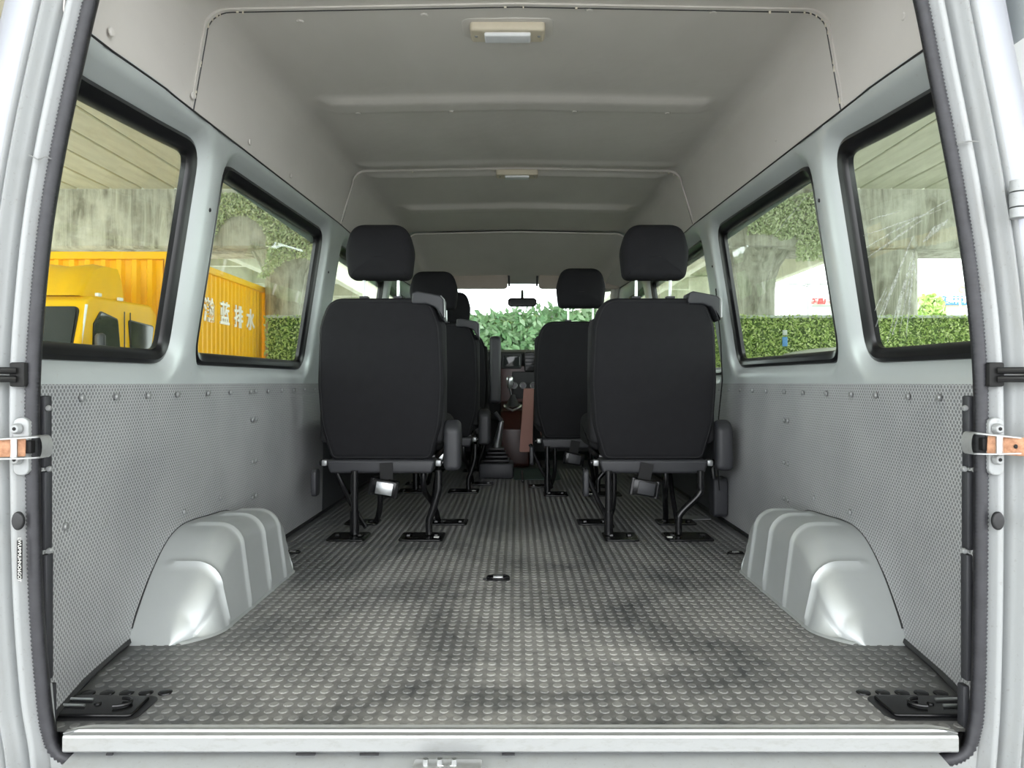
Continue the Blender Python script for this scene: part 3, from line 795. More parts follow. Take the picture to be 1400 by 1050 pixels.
# ------------------------------------------------------------------ seats
def make_seat(name, cx, Yb, legs, label, ret_x, ret_mat, group='row seats'):
    """local origin: floor point under the backrest centre; backrest rear face at local y ~ 0"""
    e = empty(name, (cx, Yb, 0), category='seat', label=label)
    tilt = lambda v: Vector((v.x, v.y-(v.z-.25)*.04, v.z))
    # backrest
    o_ = rpoly([(-.182, .272), (.182, .272), (.220, .40), (.230, .55), (.222, .76), (.185, .862), (-.185, .862), (-.222, .76), (-.230, .55), (-.220, .40)], [.035, .035, .3, .4, .2, .09, .09, .2, .4, .3])
    b = MB().slab([(p.x, p.y) for p in resample(o_, .02)], 0, .12, rnd=.028, layers=5, dome=.006).move(tilt).build('backrest', 'fabric', e, ang=3)
    # piping seam around the rear face
    s_ = offset(resample(o_, .02), -.012)
    MB().tube([tilt(Vector((p.x, .006, p.y))) for p in s_], .0028, 6, closed=True).build('piping', 'fabric_side', b)
    # side bolsters
    for sx_ in (-1, 1):
        bo = MB().slab(rpoly([(.02, .33), (.15, .33), (.17, .60), (.14, .78), (.06, .80), (.03, .6)], .03), sx_*.165, sx_*.229, 'yz', rnd=.024, layers=4)
        bo.move(tilt).build('bolster', 'fabric_side', e, ang=3)
    # headrest
    h_ = rpoly([(-.112, .928), (.112, .928), (.124, 1.03), (.098, 1.124), (-.098, 1.124), (-.124, 1.03)], [.03, .03, .12, .07, .07, .12])
    MB().slab([(p.x, p.y) for p in resample(h_, .015)], -.015, .085, rnd=.032, layers=5, dome=.010).move(tilt).build('headrest', 'fabric', e, ang=3)
    for sx_ in (-.062, .062):
        MB().tube([tilt(Vector((sx_, .04, .84))), tilt(Vector((sx_, .038, .96)))], .0055, 10).build('headrest_post', 'steel', e)
        MB().box(tilt(Vector((sx_, .04, .866))), (.032, .03, .008), bev=.002).build('post_sleeve', 'plastic', e)
    # belt outlet on the shoulder
    g_ = rpoly([(.115, .838), (.120, .878), (.135, .884), (.222, .868), (.232, .855), (.234, .775), (.222, .790), (.205, .825), (.17, .838)], [.012, .008, .01, .01, .01, .006, .03, .03, .03])
    gd = MB().slab(g_, -.012, .085, rnd=.006).move(tilt).build('belt_outlet', 'plastic', e)
    MB().tube([tilt(Vector((.222, -.013, .867))), tilt(Vector((.235, -.013, .853))), tilt(Vector((.236, -.013, .79)))], .0022, 6).build('outlet_edge', 'screw', gd)
    # cushion and pan
    c_ = rpoly([(.08, .30), (.52, .29), (.545, .36), (.52, .43), (.30, .415), (.10, .42)], [.03, .04, .05, .05, .1, .04])
    MB().slab(c_, -.225, .225, 'yz', rnd=.04, layers=5).build('cushion', 'fabric_side', e, ang=3)
    MB().slab(rpoly([(-.185, .226), (.185, .226), (.20, .276), (-.20, .276)], .014), -.004, .10, rnd=.01).build('rear_apron', 'plastic', e)
    MB().box((0, .30, .272), (.38, .40, .03), bev=.008).build('seat_pan', 'black_metal', e)
    for sx_ in (-.208, .208):
        MB().box((sx_, .03, .262), (.020, .04, .022), bev=.004).build('recliner_bracket', 'screw', e)
        MB().disc((sx_+.013*(1 if sx_ > 0 else -1), .03, .262), .012, .008*(1 if sx_ > 0 else -1), 'x', 12).build('pivot', 'black_metal', e)
    # armrest on the right-hand side: rounded end cap
    a_ = rpoly([(-.01, .235), (.07, .235), (.10, .30), (.09, .40), (.04, .425), (-.01, .39)], [.02, .03, .05, .04, .04, .04])
    MB().slab(a_, .228, .290, 'yz', rnd=.02, layers=5).build('armrest', 'plastic', e, ang=3)
    # buckle on the left
    MB().slab(rrect(.0, .06, .14, .24, .018), -.235, -.255, 'yz', rnd=.006).build('buckle', 'plastic', e)
    # legs: straight rear, bent rear, two front, plates
    xs, xt, xb = legs
    MB().tube([(xs, -.03, .012), (xs, -.03, .12), (xs, -.03, .24)], [.014, .013, .013], 14).build('leg', 'black_metal', e)
    MB().tube([(xs, -.03, .012), (xs, -.03, .095)], .0165, 14).build('leg_sleeve', 'black_metal', e)
    MB().tube([Vector(p) for p in catmull([(xb, -.03, .012), (xb, -.03, .06), (xb+.01*(1 if xt > xb else -1), -.03, .09), (xt-.004, -.03, .155), (xt, -.03, .185), (xt, -.03, .24)], 5)], .0125, 12).build('leg', 'black_metal', e)
    MB().tube([Vector(p) for p in catmull([(xb+.005, .23, .012), (xb, .20, .05), (xb-.03*0-.012, .15, .10), (xb-.03, .06, .16), (xb-.03, .05, .245)], 5)], .011, 12).build('leg', 'black_metal', e)
    MB().tube([Vector(p) for p in catmull([(xs+.03, .23, .012), (xs+.045, .21, .06), (xs+.05, .20, .13), (xs+.05, .20, .255)], 5)], .011, 12).build('leg', 'black_metal', e)
    MB().tube([(xb, -.015, .035), (xb+.004, .10, .14), (xb+.01, .20, .255)], .009, 10).build('brace', 'black_metal', e)
    MB().tube([(xs+.025, .05, .02), (xs-.03, .03, .12), (xs-.085, .02, .245)], .009, 10).build('brace', 'black_metal', e)
    for (x0, x1, y) in (((xs-.085, xs+.05, -.05) if xs > -.12 else (xs-.02, xs+.10, -.05)), ((xb-.10, xb+.055, -.05) if xt-xb < .05 else (xb-.055, xb+.11, -.05)), (xs-.09, xs+.04, .21), (xb-.03, xb+.12, .21)):
        pl = MB().slab(rrect(x0, x1, y-.06 if y < 0 else y-.03, y+.075, .014), .0025, .0085, 'xy', rnd=.002).build('base_plate', 'black_metal', e)
        for bx in (x0+.028, x1-.028):
            MB().disc((bx, y+.01, .0085), .011, .008, 'z', 6).build('bolt', 'black_metal', pl)
    lx = xb+.03 if xt-xb < .05 else xb-.04
    MB().box((lx, -.065, .0095), (.018, .014, .002)).build('sticker', 'white_label', e)
    # retractor and webbing
    R = Matrix.Rotation(-.16 if ret_mat != 'steel' else -.13, 3, 'Y') if False else Matrix.Rotation(.17, 3, 'Y')
    r0 = Vector((ret_x, -.02, .178))
    rt = MB().box(r0, (.090, .05, .058), R, .008).build('belt_retractor', 'black_metal', e)
    MB().box(r0+R @ Vector((.003, -.027, .0)), (.060, .006, .044), R, .002).build('retractor_cover', ret_mat, rt)
    for sx_ in (-1, 1):
        MB().tube([r0+R @ Vector((sx_*.044, -.014, -.030)), r0+R @ Vector((sx_*.044, -.014, .030))], .009, 8).build('retractor_rim', 'black_metal', rt)
    MB().box(r0+Vector((.006, .004, .058)), (.046, .004, .060), Matrix.Rotation(-.2 if ret_x < 0 else .05, 3, 'Y').inverted(), 0).build('webbing', 'strap', e)
    return e
legsL = (-.088, .214, .180); legsR = (-.168, .162, .084)
seatL = make_seat('passenger_seat', -.4955, 2.655, legsL, 'black high-back passenger seat nearest on the left, under which a bright retractor hangs', .018, 'steel')
seatR = make_seat('passenger_seat', .496, 2.655, legsR, 'black high-back passenger seat nearest on the right, beside the right wall', -.038, 'plastic')
s2L = copy_tree(seatL); s2L.location = (-.428, 3.76, 0); s2L['label'] = 'black seat of the second row on the left, half hidden behind the nearest left seat'
for o in [x for x in C.objects if x.parent == s2L and x.name.startswith('belt_retractor')]:
    pass
s2R = copy_tree(seatR); s2R.location = (.318, 3.66, 0); s2R['label'] = 'black seat of the second row on the right, beside the pink board'
drv = copy_tree(seatL); drv.location = (-.418, 4.62, 0); drv['label'] = 'black front driver seat with a raised upright armrest, farthest on the left'
drv.name = 'driver_seat'
for o in [x for x in C.objects if x.parent == drv and x.name.split('.')[0] in ('armrest', 'belt_outlet')]:
    for ch in [x for x in C.objects if x.parent == o]: bpy.data.objects.remove(ch)
    bpy.data.objects.remove(o)
MB().slab(rrect(-.03, .05, .42, .85, .03), .245, .315, 'yz', rnd=.02).build('raised_armrest', 'plastic', drv, ang=3)
for s_ in (seatL, seatR, s2L, s2R, drv): s_['group'] = 'black van seats'

# hanging belt webbing by the right pillar, buckle on the right wall
mb = MB(); rows = []
for (px, py, Y) in ((979, 395, 2.75), (986, 470, 2.76), (988, 520, 2.77), (983, 570, 2.78), (981, 630, 2.79), (984, 670, 2.8)):
    p = P(px, py, Y); p.x = min(p.x, .80); rows.append([p+Vector((-.003, -.015, 0)), p+Vector((.003, .015, 0))])
o = mb.grid(rows).build('seat_belt', 'strap', category='seat belt', label='black belt webbing hanging along the wall right of the nearest right seat')
sb = o.modifiers.new('t', 'SOLIDIFY'); sb.thickness = .0025; shift(o, P(984, 600, 2.78))
e = empty('belt_anchor', P(982, 670, 2.86), category='belt anchor', label='dark plastic belt reel cover low on the right wall behind the seat')
e.location = (.80, 2.88, .10)
MB().slab(rrect(-.035, .045, -.07, .085, .02), -.035, .022, 'yz', rnd=.01).build('cover', 'plastic', e)
MB().tube([(-.03, -.02, .08), (-.035, -.02, .12), (-.015, -.02, .15)], .008, 8).build('belt_guide', 'gasket', e)

# ------------------------------------------------------------------ cab end
wf = empty('wall_front', (0, 0, 0), kind='structure')
# windshield and its surround
def ws_pt(x, t): # t 0 bottom .. 1 top
    Yb_, zb = 5.95, .80; Yt, zt = 5.18, 1.262
    cv = (x/.75)**2
    return Vector((x*(1-.08*t), Yb_+(Yt-Yb_)*t-.22*cv, zb+(zt-zb)*t))
w9 = MB().grid([[ws_pt(x, t) for x in np.linspace(-.74, .74, 16)] for t in np.linspace(0, 1, 6)]).build('window_9', 'windshield', kind='structure')
for s in (-1, 1):
    MB().tube([ws_pt(s*.745, t) for t in np.linspace(-.2, 1.05, 8)], .045, 12).build('a_pillar', 'headliner', wf)
MB().tube([ws_pt(x, 1.03) for x in np.linspace(-.74, .74, 16)], .025, 10).build('header', 'headliner', wf)
MB().tube([ws_pt(x, -.03) for x in np.linspace(-.74, .74, 16)], .02, 10).build('cowl', 'rubber', wf)
mb = MB(); mb.grid([[(-.8, 5.98, z), (.8, 5.98, z)] for z in (-.1, .79)]); mb.build('bulkhead', 'dash', wf)
for s in (-1, 1):
    MB().grid([[(s*(bw(5.2)+.0), 5.2, z), (s*.78, 6.0, z)] for z in (-.1, .3, .64)]).build('footwell_side', 'dash', wf)
MB().grid([[(-.82, 5.2, -.005), (.82, 5.2, -.005)], [(-.8, 6, -.005), (.8, 6, -.005)]]).build('footwell_floor', 'teal', wf)
# visors
for (x0, x1, lab, y_) in ((590, 694, 'beige sun visor on the driver side left of the mirror', 376), (736, 847, 'beige sun visor on the right above the windshield', 376)):
    Y = 5.0; a = P(x0, y_, Y); b = P(x1, 396, Y-.06)
    e = empty('sun_visor', ((a.x+b.x)/2, Y, a.z), category='visor', label=lab)
    hw = (b.x-a.x)/2
    mb = MB().slab(rrect(-hw, hw, -.105, .012, .025), -.05, -.028, rnd=.009).move(lambda v: Vector((v.x, v.y+v.z*.3, v.z)))
    mb.build('visor_panel', 'visor', e)
    MB().tube([(hw*.5*(1 if x0 < 700 else -1), -.03, .018), (hw*.97*(1 if x0 < 700 else -1), -.035, .018), (hw*1.03*(1 if x0 < 700 else -1), -.035, -.01), (hw*1.04*(1 if x0 < 700 else -1), -.03, -.08)], .007, 8).build('pivot_arm', 'dash', e)
# mirror
e = empty('rear_view_mirror', P(714, 402, 5.15), category='mirror', label='black rear view mirror at the top centre of the windshield')
local(MB().slab([(x+P(714, 0, 5.05).x, z+P(0, 413, 5.05).z) for x, z in rrect(-.10, .10, -.030, .030, .026)], 5.05, 5.08, rnd=.008), e).build('housing', 'black_metal', e)
local(MB().slab([(x+P(714, 0, 5.05).x, z+P(0, 413, 5.05).z) for x, z in rrect(-.088, .088, -.021, .021, .018)], 5.0485, 5.052), e).build('mirror_glass', 'darkglass', e)
local(MB().tube([P(714, 408, 5.08), P(714, 398, 5.16)], .010, 8), e).build('stem', 'black_metal', e)
# dashboard
e = empty('dashboard', (0, 5.35, .4), category='dashboard', label='charcoal dashboard with dark red trim and round dials below the windshield')
prof = [(5.26, .28), (5.22, .50), (5.24, .66), (5.20, .72), (5.22, .775), (5.32, .795), (5.55, .80), (5.92, .77), (5.92, .28)]
local(MB().slab(rpoly(prof, .02, 4), -.79, .79, 'yz'), e).build('dash_body', 'dash', e, ang=.5)
def dbox(x0, x1, y0, y1, Y, th, name, mat, rnd=.006):
    a = P(x0, y1, Y); b = P(x1, y0, Y)
    return local(MB().slab(rrect(a.x, b.x, a.z, b.z, min(.012, (b.x-a.x)*.3, (b.z-a.z)*.3)), Y, Y+th, rnd=min(rnd, (b.z-a.z)*.2)), e).build(name, mat, e)
dbox(684, 760, 500, 575, 5.19, .06, 'centre_trim', 'wood')
dbox(685, 713, 483, 504, 5.175, .05, 'screen_surround', 'dash'); dbox(688, 711, 486, 502, 5.170, .02, 'screen', 'darkglass')
vt = dbox(717, 740, 481, 508, 5.175, .05, 'air_vent', 'black_metal')
for k in range(4):
    a = P(728, 485+k*5, 5.17); local(MB().box(a, (.10, .012, .006), bev=.001), e).build('louvre', 'plastic', e)
dbox(700, 760, 508, 545, 5.18, .04, 'control_panel', 'dash')
for px in (703, 715, 729):
    kb = local(MB().tube([P(px, 527, 5.18), P(px, 527, 5.155)], .022, 18), e).build('dial', 'black_metal', e)
    local(MB().tube([P(px, 527, 5.152)+Vector((.022*math.cos(a), 0, .022*math.sin(a))) for a in np.linspace(0, 2*PI, 19)[:-1]], .003, 6, closed=True), e).build('dial_ring', 'screw', e)
# steering wheel (mostly hidden by the driver seat)
st = empty('steering_wheel', (-.40, 4.98, .72), category='steering wheel', label='black steering wheel in front of the driver seat')
Rw = Matrix.Rotation(-.9, 3, 'X')
MB().tube([Rw @ Vector((.19*math.cos(a), .19*math.sin(a), 0)) for a in np.linspace(0, 2*PI, 33)[:-1]], .014, 10, closed=True).build('rim', 'plastic', st)
for a in (PI*.5, PI*1.17, PI*1.83): MB().tube([Vector((0, 0, 0)), Rw @ Vector((.185*math.cos(a), .185*math.sin(a), 0))], .014, 8).build('spoke', 'plastic', st)
MB().tube([Vector((0, 0, 0)), Vector((0, .17, -.04))], .03, 12).build('column', 'dash', st)
# centre console with gear lever
cs = empty('centre_console', (-.05, 4.95, 0), category='console', label='low dark console between the front seats with a silver-rimmed gear gaiter')
mb = MB().slab(rpoly([(4.78, 0), (5.16, 0), (5.16, .43), (4.86, .37), (4.78, .25)], .03), P(684, 0, 4.8).x, P(724, 0, 4.8).x, 'yz', rnd=.015)
local(mb, cs).build('console_body', 'wood', cs, ang=1)
q = P(701, 556, 4.84)
local(MB().tube([q+Vector((.055*math.cos(a), .035*math.sin(a), -.012+.012*math.sin(a)+.02*abs(math.cos(a)))) for a in np.linspace(0, 2*PI, 21)[:-1]], .0075, 8, closed=True), cs).build('gaiter_ring', 'steel', cs)
rows = [[q+Vector((r_*math.cos(a)*1.5, r_*math.sin(a), hh)) for a in np.linspace(0, 2*PI, 13)[:-1]] for r_, hh in ((.034, 0), (.026, .02), (.024, .035), (.014, .06), (.010, .08))]
local(MB().grid(rows, closed_v=True), cs).build('gaiter', 'dash', cs)
gl = empty('gear_lever', tuple(q+Vector((-.02, 0, .02))), category='gear lever', label='chrome-topped gear lever rising from the centre console')
MB().tube([(0.02, 0, .02), (0, 0, .10)], .006, 8).build('stick', 'black_metal', gl)
kn = MB(); rows = [[Vector((r_*math.cos(a), r_*math.sin(a), hh)) for a in np.linspace(0, 2*PI, 13)[:-1]] for r_, hh in ((.008, .10), (.016, .108), (.021, .125), (.023, .150), (.024, .165), (.020, .176), (.001, .180))]
kn.grid(rows, closed_v=True).build('knob', 'steel', gl)
# handbrake and its bellows
hb = empty('hand_brake', (-.12, 4.35, 0), category='hand brake', label='silver hand brake lever above a black bellows box on the floor')
bx = P(681, 655, 4.25)
MB().box((0, -.03, .045), (.20, .22, .09), bev=.015).build('bellows_box', 'plastic', hb)
for k in range(4):
    MB().box((0, -.03, .10+.022*k), (.15-.02*k, .15-.02*k, .016), bev=.006).build('bellow', 'rubber', hb)
MB().tube([(0.0, -.02, .18), (.012, -.04, .24), (.028, -.06, .33)], [.028, .022, .013], 12).build('lever', 'steel', hb)
MB().tube([(.028, -.06, .33), (-.01, -.06, .38)], .014, 10).build('grip', 'plastic', hb)
# pink board
bp = [P(716, 531, 4.25), P(730, 531, 4.25), P(728, 618, 4.25), P(710, 618, 4.25)]
o = MB().slab(rpoly([(p.x, p.z) for p in bp], .01), 4.24, 4.27, rnd=.004).build('pink_board', 'pink', category='board', label='tapered dusty pink board standing beside the second right seat'); shift(o, (.05, 4.25, .15))
o.location.z -= 0
# floor mat and pedals bits
e = MB().slab(rrect(-.02, .25, 4.15, 4.7, .03), .003, .008, 'xy', rnd=.002).build('floor_mat', 'teal', category='mat', label='dark teal floor mat beyond the second right seat'); shift(e, (.1, 4.4, .003))
e = MB().slab(rrect(-.006+.03, .036, 4.0, 4.45, .004), .009, .024, 'xy', rnd=.003).build('seat_rail', 'black_metal', category='rail', label='black metal rail on the floor beside the bellows box'); shift(e, (.03, 4.2, .01))
# silver bracket on floor behind right seat
e = MB().slab(rpoly([(-.06, -.05), (.07, -.03), (.05, .04), (-.05, .05)], .01), .001, .006, 'xy', rnd=.002).build('floor_bracket', 'screw', category='bracket', label='flat silver bracket on the floor behind the nearest right seat'); e.location = (.715, 2.98, .001)

# ------------------------------------------------------------------ outside: ground, viaduct
ground = MB().grid([[(x, y, -.62) for x in (-60, 0, 60)] for y in (-30, 30, 90)]).build('ground', 'asphalt', kind='structure')
DZ = 4.93
deck = empty('overpass_deck', (0, 0, DZ), category='overpass', label='pale concrete overpass deck of long parallel girders overhead')
gm = MB().box((0, 5.25, .6), (.70, 22.6, 1.2), bev=.02, seg=1).build('girder', 'soffit', deck)
k = 0
for i in range(-20, 21):
    if i == -20: gm.location = (i*.735, 0, 0); continue
    g2 = gm.copy(); C.objects.link(g2); g2.parent = deck; g2.location = (i*.735, 0, 0)
MB().box((0, 5.25, .9), (31, 22.6, .3)).build('slab', 'soffit', deck)
cap = empty('cap_beam', (0, 17.3, 3.6), category='beam', label='stained concrete cap beam under the overpass, behind the yellow truck')
MB().box((0, 0, .69), (30, 1.5, 1.38), bev=.05, seg=1).build('beam', 'concrete', cap)
cols = [(-5.45, .48, 'round concrete bridge column seen through the second left window'), (5.55, .52, 'round concrete bridge column seen through the second right window'), (8.72, .68, 'grey concrete bridge column seen through the rear right window'), (-11.5, .6, 'concrete bridge column beyond the yellow truck cab')]
for (x, r_, lab) in cols:
    rows = []
    for z, rr in ((-.62, r_), (2.6, r_), (3.0, r_*(1.05 if x < 8 else 1)), (3.3, r_*(1.25 if x < 8 else 1)), (3.62, r_*(1.7 if x < 8 else 1))):
        rows.append([(rr*math.cos(a), rr*math.sin(a)*.9, z) for a in np.linspace(0, 2*PI, 25)[:-1]])
    o = MB().grid(rows, closed_v=True).build('bridge_column', 'concrete', category='column', label=lab, group='bridge columns'); o.location = (x, 17.3, 0)
for s, lab in ((-1, 'distant viaduct receding on the left side'), (1, 'distant viaduct receding on the right side with ribbed underside')):
    v_ = empty('far_viaduct', (s*7.2-(2.2 if s < 0 else 0), 18.5, 4.5 if s > 0 else 4.2), category='viaduct', label=lab)
    MB().box((0, 26, .9), (6.4, 52, .35)).build('deck_slab', 'soffit', v_)
    for k in range(4):
        MB().box((-2.9+1.93*k, 26, .45), (.28, 52, .9), bev=.02, seg=1).build('beam', 'soffit', v_)
    for k in range(12):
        MB().box((0, 1.5+k*4.2, .5), (6.0, .25, .6)).build('cross_beam', 'soffit', v_)
    for k in range(3):
        MB().tube([(0, 10+k*14, -5.1), (0, 10+k*14, .1)], .5, 14).build('pier', 'soffit', v_)

# ------------------------------------------------------------------ hedges
def leaves(n_, x0, x1, y0, y1, z0, z1, size, name, mat, parent, topw=0):
    x = rng.uniform(x0, x1, n_); z = z0+(z1-z0)*rng.uniform(0, 1, n_)
    y = rng.uniform(y0, y1, n_); c_ = np.stack([x, y, z], 1)
    if topw: c_[:, 2] += topw*np.sin(x*2.1)*((z-z0)/(z1-z0)) + rng.normal(0, .05, n_)*((z-z0)/(z1-z0) > .93)
    u = rng.normal(size=(n_, 3)); u /= np.linalg.norm(u, axis=1)[:, None]
    w = rng.normal(size=(n_, 3)); w[:, 1] *= .4; w -= (w*u).sum(1)[:, None]*u; w /= np.linalg.norm(w, axis=1)[:, None]
    sz = size*rng.uniform(.6, 1.3, n_)[:, None]
    vs = np.stack([c_-u*sz, c_-w*sz*.45, c_+u*sz, c_+w*sz*.45], 1).reshape(-1, 3)
    me = bpy.data.meshes.new(name); fs = [(4*i, 4*i+1, 4*i+2, 4*i+3) for i in range(n_)]
    L0 = Vector(parent.location) if parent else Vector((0, 0, 0))
    me.from_pydata([tuple(v_-np.array(L0)) for v_ in vs], [], fs); me.materials.append(M[mat])
    o = bpy.data.objects.new(name, me); C.objects.link(o); o.parent = parent; o['kind'] = 'stuff'; return o
hd = empty('hedge_fence', (4, 14.2, -.62), category='hedge', label='long green leafy hedge fence behind the van, below the white sky')
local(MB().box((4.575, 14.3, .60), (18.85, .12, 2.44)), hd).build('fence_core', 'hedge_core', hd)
local(MB().box((4.575, 14.2, 1.83), (18.85, .16, .05)), hd).build('top_rail', 'greysign', hd)
leaves(48000, -4.85, 14, 14.0, 14.24, .2, 1.86, .034, 'leaves', 'hedge', hd)
iv = empty('ivy_bush', (0, 9.2, -.62), category='bush', label='bright green leafy bush seen through the windshield')
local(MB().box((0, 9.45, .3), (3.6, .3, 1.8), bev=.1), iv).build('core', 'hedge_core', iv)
leaves(13000, -1.9, 1.9, 9.0, 9.35, -.2, 1.42, .062, 'leaves', 'ivy', iv, .06)
o = MB().box((0, 0, 0), (.10, .03, .18), bev=.01).build('blue_marker', 'blue', category='marker', label='small blue marker hanging on the hedge outside second right window'); o.location = P(1073, 467, 13.99)
MB().box((0, 0, .17), (.09, .03, .1), bev=.01).build('upper_tag', 'greysign', o)

iv2 = empty('climbing_ivy', (0, 16.4, 3.2), category='ivy', label='pale green ivy patches creeping over the face of the cap beam')
for k_, (x0, x1, z0, z1, n_) in enumerate(((-7.2, -4.2, 2.9, 4.82, 11000), (5.2, 7.0, 3.3, 4.82, 5600))):
    lo = leaves(n_, x0, x1, 16.40, 16.54, z0, z1, .042, 'leaves', 'pale_ivy', iv2)
    me_ = lo.data; bm_ = bmesh.new(); bm_.from_mesh(me_)
    kill = []
    for f_ in bm_.faces:
        c_ = f_.calc_center_median(); X_, Z_ = c_.x, c_.z+3.2
        if k_ == 0: bad = math.hypot((X_+6.25), (Z_-3.55)*.8) < .62 or math.hypot(X_+4.9, Z_-2.6) < .75 or Z_ < 3.3-.5*math.sin(X_*2)
        else: bad = Z_ < 4.2-(X_-5.2)*.3+.2*math.sin(X_*5) and X_ < 6.3 and Z_ > 0 and Z_ < 3.9 or Z_ > 4.35+(X_-5.2)*.38
        if bad: kill.append(f_)
    bmesh.ops.delete(bm_, geom=kill, context='FACES'); bm_.to_mesh(me_); bm_.free()

# ------------------------------------------------------------------ yellow truck
tk = empty('yellow_truck', (-7.0, 12.6, -.62), category='truck', label='yellow box truck with white characters parked outside the left windows')
def tb(mb): return local(mb, tk)
# corrugated box
Y0, Y1, X0, X1, Z0, Z1 = 12.6, 17.3, -8.35, -6.0, -.05, 2.80
body = empty('cargo_box', (0, 0, 0)); body.parent = tk
core = tb(MB().box(((X0+X1)/2, (Y0+Y1)/2, (Z0+Z1)/2), (X1-X0-.3, Y1-Y0-.3, Z1-Z0-.02))); core.build('inner_shell', 'yellow', body)
def corr(n_, a, b, dep):
    pts = []; w_ = (b-a)/n_
    for i in range(n_):
        o_ = a+i*w_
        pts += [(o_, 0), (o_+w_*.30, 0), (o_+w_*.45, dep), (o_+w_*.82, dep)]
    pts.append((b, 0)); return pts
rows = [[(X1-d, y, Z0) for y, d in corr(22, Y0+.1, Y1-.1, .05)], [(X1-d, y, Z1-.12) for y, d in corr(22, Y0+.1, Y1-.1, .05)]]
tb(MB().grid(rows)).build('side_panel', 'yellow', body, sm=False)
rows = [[(x, Y0+d, Z0) for x, d in corr(8, X0+.1, X1-.1, .06)], [(x, Y0+d, Z1-.12) for x, d in corr(8, X0+.1, X1-.1, .06)]]
tb(MB().grid(rows)).build('front_panel', 'yellow', body, sm=False)
for (c_, d_) in (((X1, (Y0+Y1)/2, Z1-.06), (.10, Y1-Y0, .13)), (((X0+X1)/2, Y0, Z1-.06), (X1-X0+.1, .10, .13)), ((X1, Y0, (Z0+Z1)/2), (.11, .11, Z1-Z0)), ((X1, Y1, (Z0+Z1)/2), (.11, .11, Z1-Z0)), ((X0, Y0, (Z0+Z1)/2), (.11, .11, Z1-Z0)), ((X1, (Y0+Y1)/2, Z0), (.10, Y1-Y0, .15))):
    tb(MB().box(c_, d_, bev=.01, seg=1)).build('frame_rail', 'yellow', body)
for ch, Yt in (('\u701a', 14.22), ('\u84dd', 14.98), ('\u6392', 15.72), ('\u6c34', 16.42)):
    t = text_obj(ch, .50, 'character', 'white', body, .01, .009)
    t.rotation_euler = (PI/2, 0, PI/2); t.location = Vector((X1+.012, Yt, 1.93))-Vector(tk.location)
# cream notice on the box corner
t = MB().box(Vector((X1+.06, 12.95, 2.42))-Vector(tk.location), (.01, .30, .34)).build('notice', 'white', body)
for k in range(4): MB().box(Vector((X1+.068, 12.95, 2.30+.075*k))-Vector(tk.location), (.006, .22, .03)).build('notice_line', 'red', body)
# cab
cabp = [(10.15, -.35), (10.10, .75), (10.16, 1.05), (10.36, 1.72), (10.50, 1.80), (12.15, 1.84), (12.35, 1.70), (12.42, -.35)]
cab = tb(MB().slab(rpoly(cabp, [.05, .1, .2, .08, .08, .08, .08, .05], 4), -8.15, -6.08, 'yz', rnd=.05)).build('cab', 'yellow', tk, ang=.7)
fair = MB(); rows = []
for t_ in np.linspace(0, 1, 9):
    Y = 10.42+.95*t_; hz = 1.80+.56*math.sin(min(1, t_*1.25)*PI/2)**.8; ww = 1-.10*(1-t_)
    row = [(-7.11+q_*1.0*ww*(1-.10*((hz-1.8)/.56)*0), Y, 1.79) for q_ in (-1,)]+[(-7.11+q_*ww*.97, Y, 1.80+(hz-1.80)*f_) for q_, f_ in ((-1, .5), (-.93, .92), (-.7, 1), (-.35, .93), (0, 1), (.35, .93), (.7, 1), (.93, .92), (1, .5))]+[(-7.11+1.0*ww, Y, 1.79)]
    rows.append(row)
fair.grid(rows); o_ = len(fair.v)-11; fair.f.append(tuple(range(o_, o_+11)))
tb(fair).build('roof_fairing', 'yellow', tk, ang=1.0)
# glazing on the side facing the van (x = -6.08) and the front (y ~ 10.2)
def sidewin(pts, name):
    w_ = tb(MB().slab(rpoly(pts, .06, 4), -6.10, -6.066, 'yz')).build(name, 'gasket', tk)
    c_ = Vector((sum(p[0] for p in pts)/len(pts), sum(p[1] for p in pts)/len(pts)))
    g_ = [tuple(c_+(Vector(p)-c_)*.93) for p in pts]
    tb(MB().slab(rpoly(g_, .05, 4), -6.08, -6.06, 'yz')).build('pane', 'darkglass', w_)
sidewin([(10.45, .82), (11.22, .82), (11.12, 1.52), (10.66, 1.60), (10.48, 1.40)], 'door_window')
sidewin([(11.52, .82), (12.10, .95), (12.22, 1.50), (11.42, 1.54)], 'rear_window')
def wsy(z): return interp(z, [.75, 1.05, 1.72], [10.10, 10.16, 10.36])
fpts = rrect(-8.02, -6.20, .80, 1.62, .08)
for nm_, g_, dy, mt in (('windshield_seal', 1.03, .022, 'gasket'), ('windshield', 1, .036, 'darkglass')):
    q_ = [(-7.11+(x+7.11)*g_, 1.21+(z-1.21)*g_) for x, z in fpts]
    fb_ = MB(); fb_.v = [(x, wsy(z)-dy, z) for x, z in q_]+[(x, wsy(z)+.02, z) for x, z in q_]; k_ = len(q_)
    fb_.f = [tuple(range(k_))]+[(i, (i+1) % k_, k_+(i+1) % k_, k_+i) for i in range(k_)]
    tb(fb_).build(nm_, mt, tk)
tb(MB().tube([(-6.10, 10.15, .8), (-6.10, 10.36, 1.66)], .02, 8)).build('pillar_seal', 'white', tk)
for yy in (10.85, 11.30, 11.47):
    tb(MB().box((-6.065, yy, .9 if yy > 11 else .35), (.012, .012, 1.5 if yy > 11 else .4))).build('door_gap', 'rubber', tk)
for yy in (10.62, 11.2):
    tb(MB().box((-6.08, yy, 1.83), (.06, .09, .05), bev=.01)).build('marker_bracket', 'white', tk)
mr = P(137, 470, 10.2)
tb(MB().box(mr, (.10, .20, .30), Matrix.Rotation(.9, 3, 'Z'), .05, 3)).build('side_mirror', 'plastic', tk)
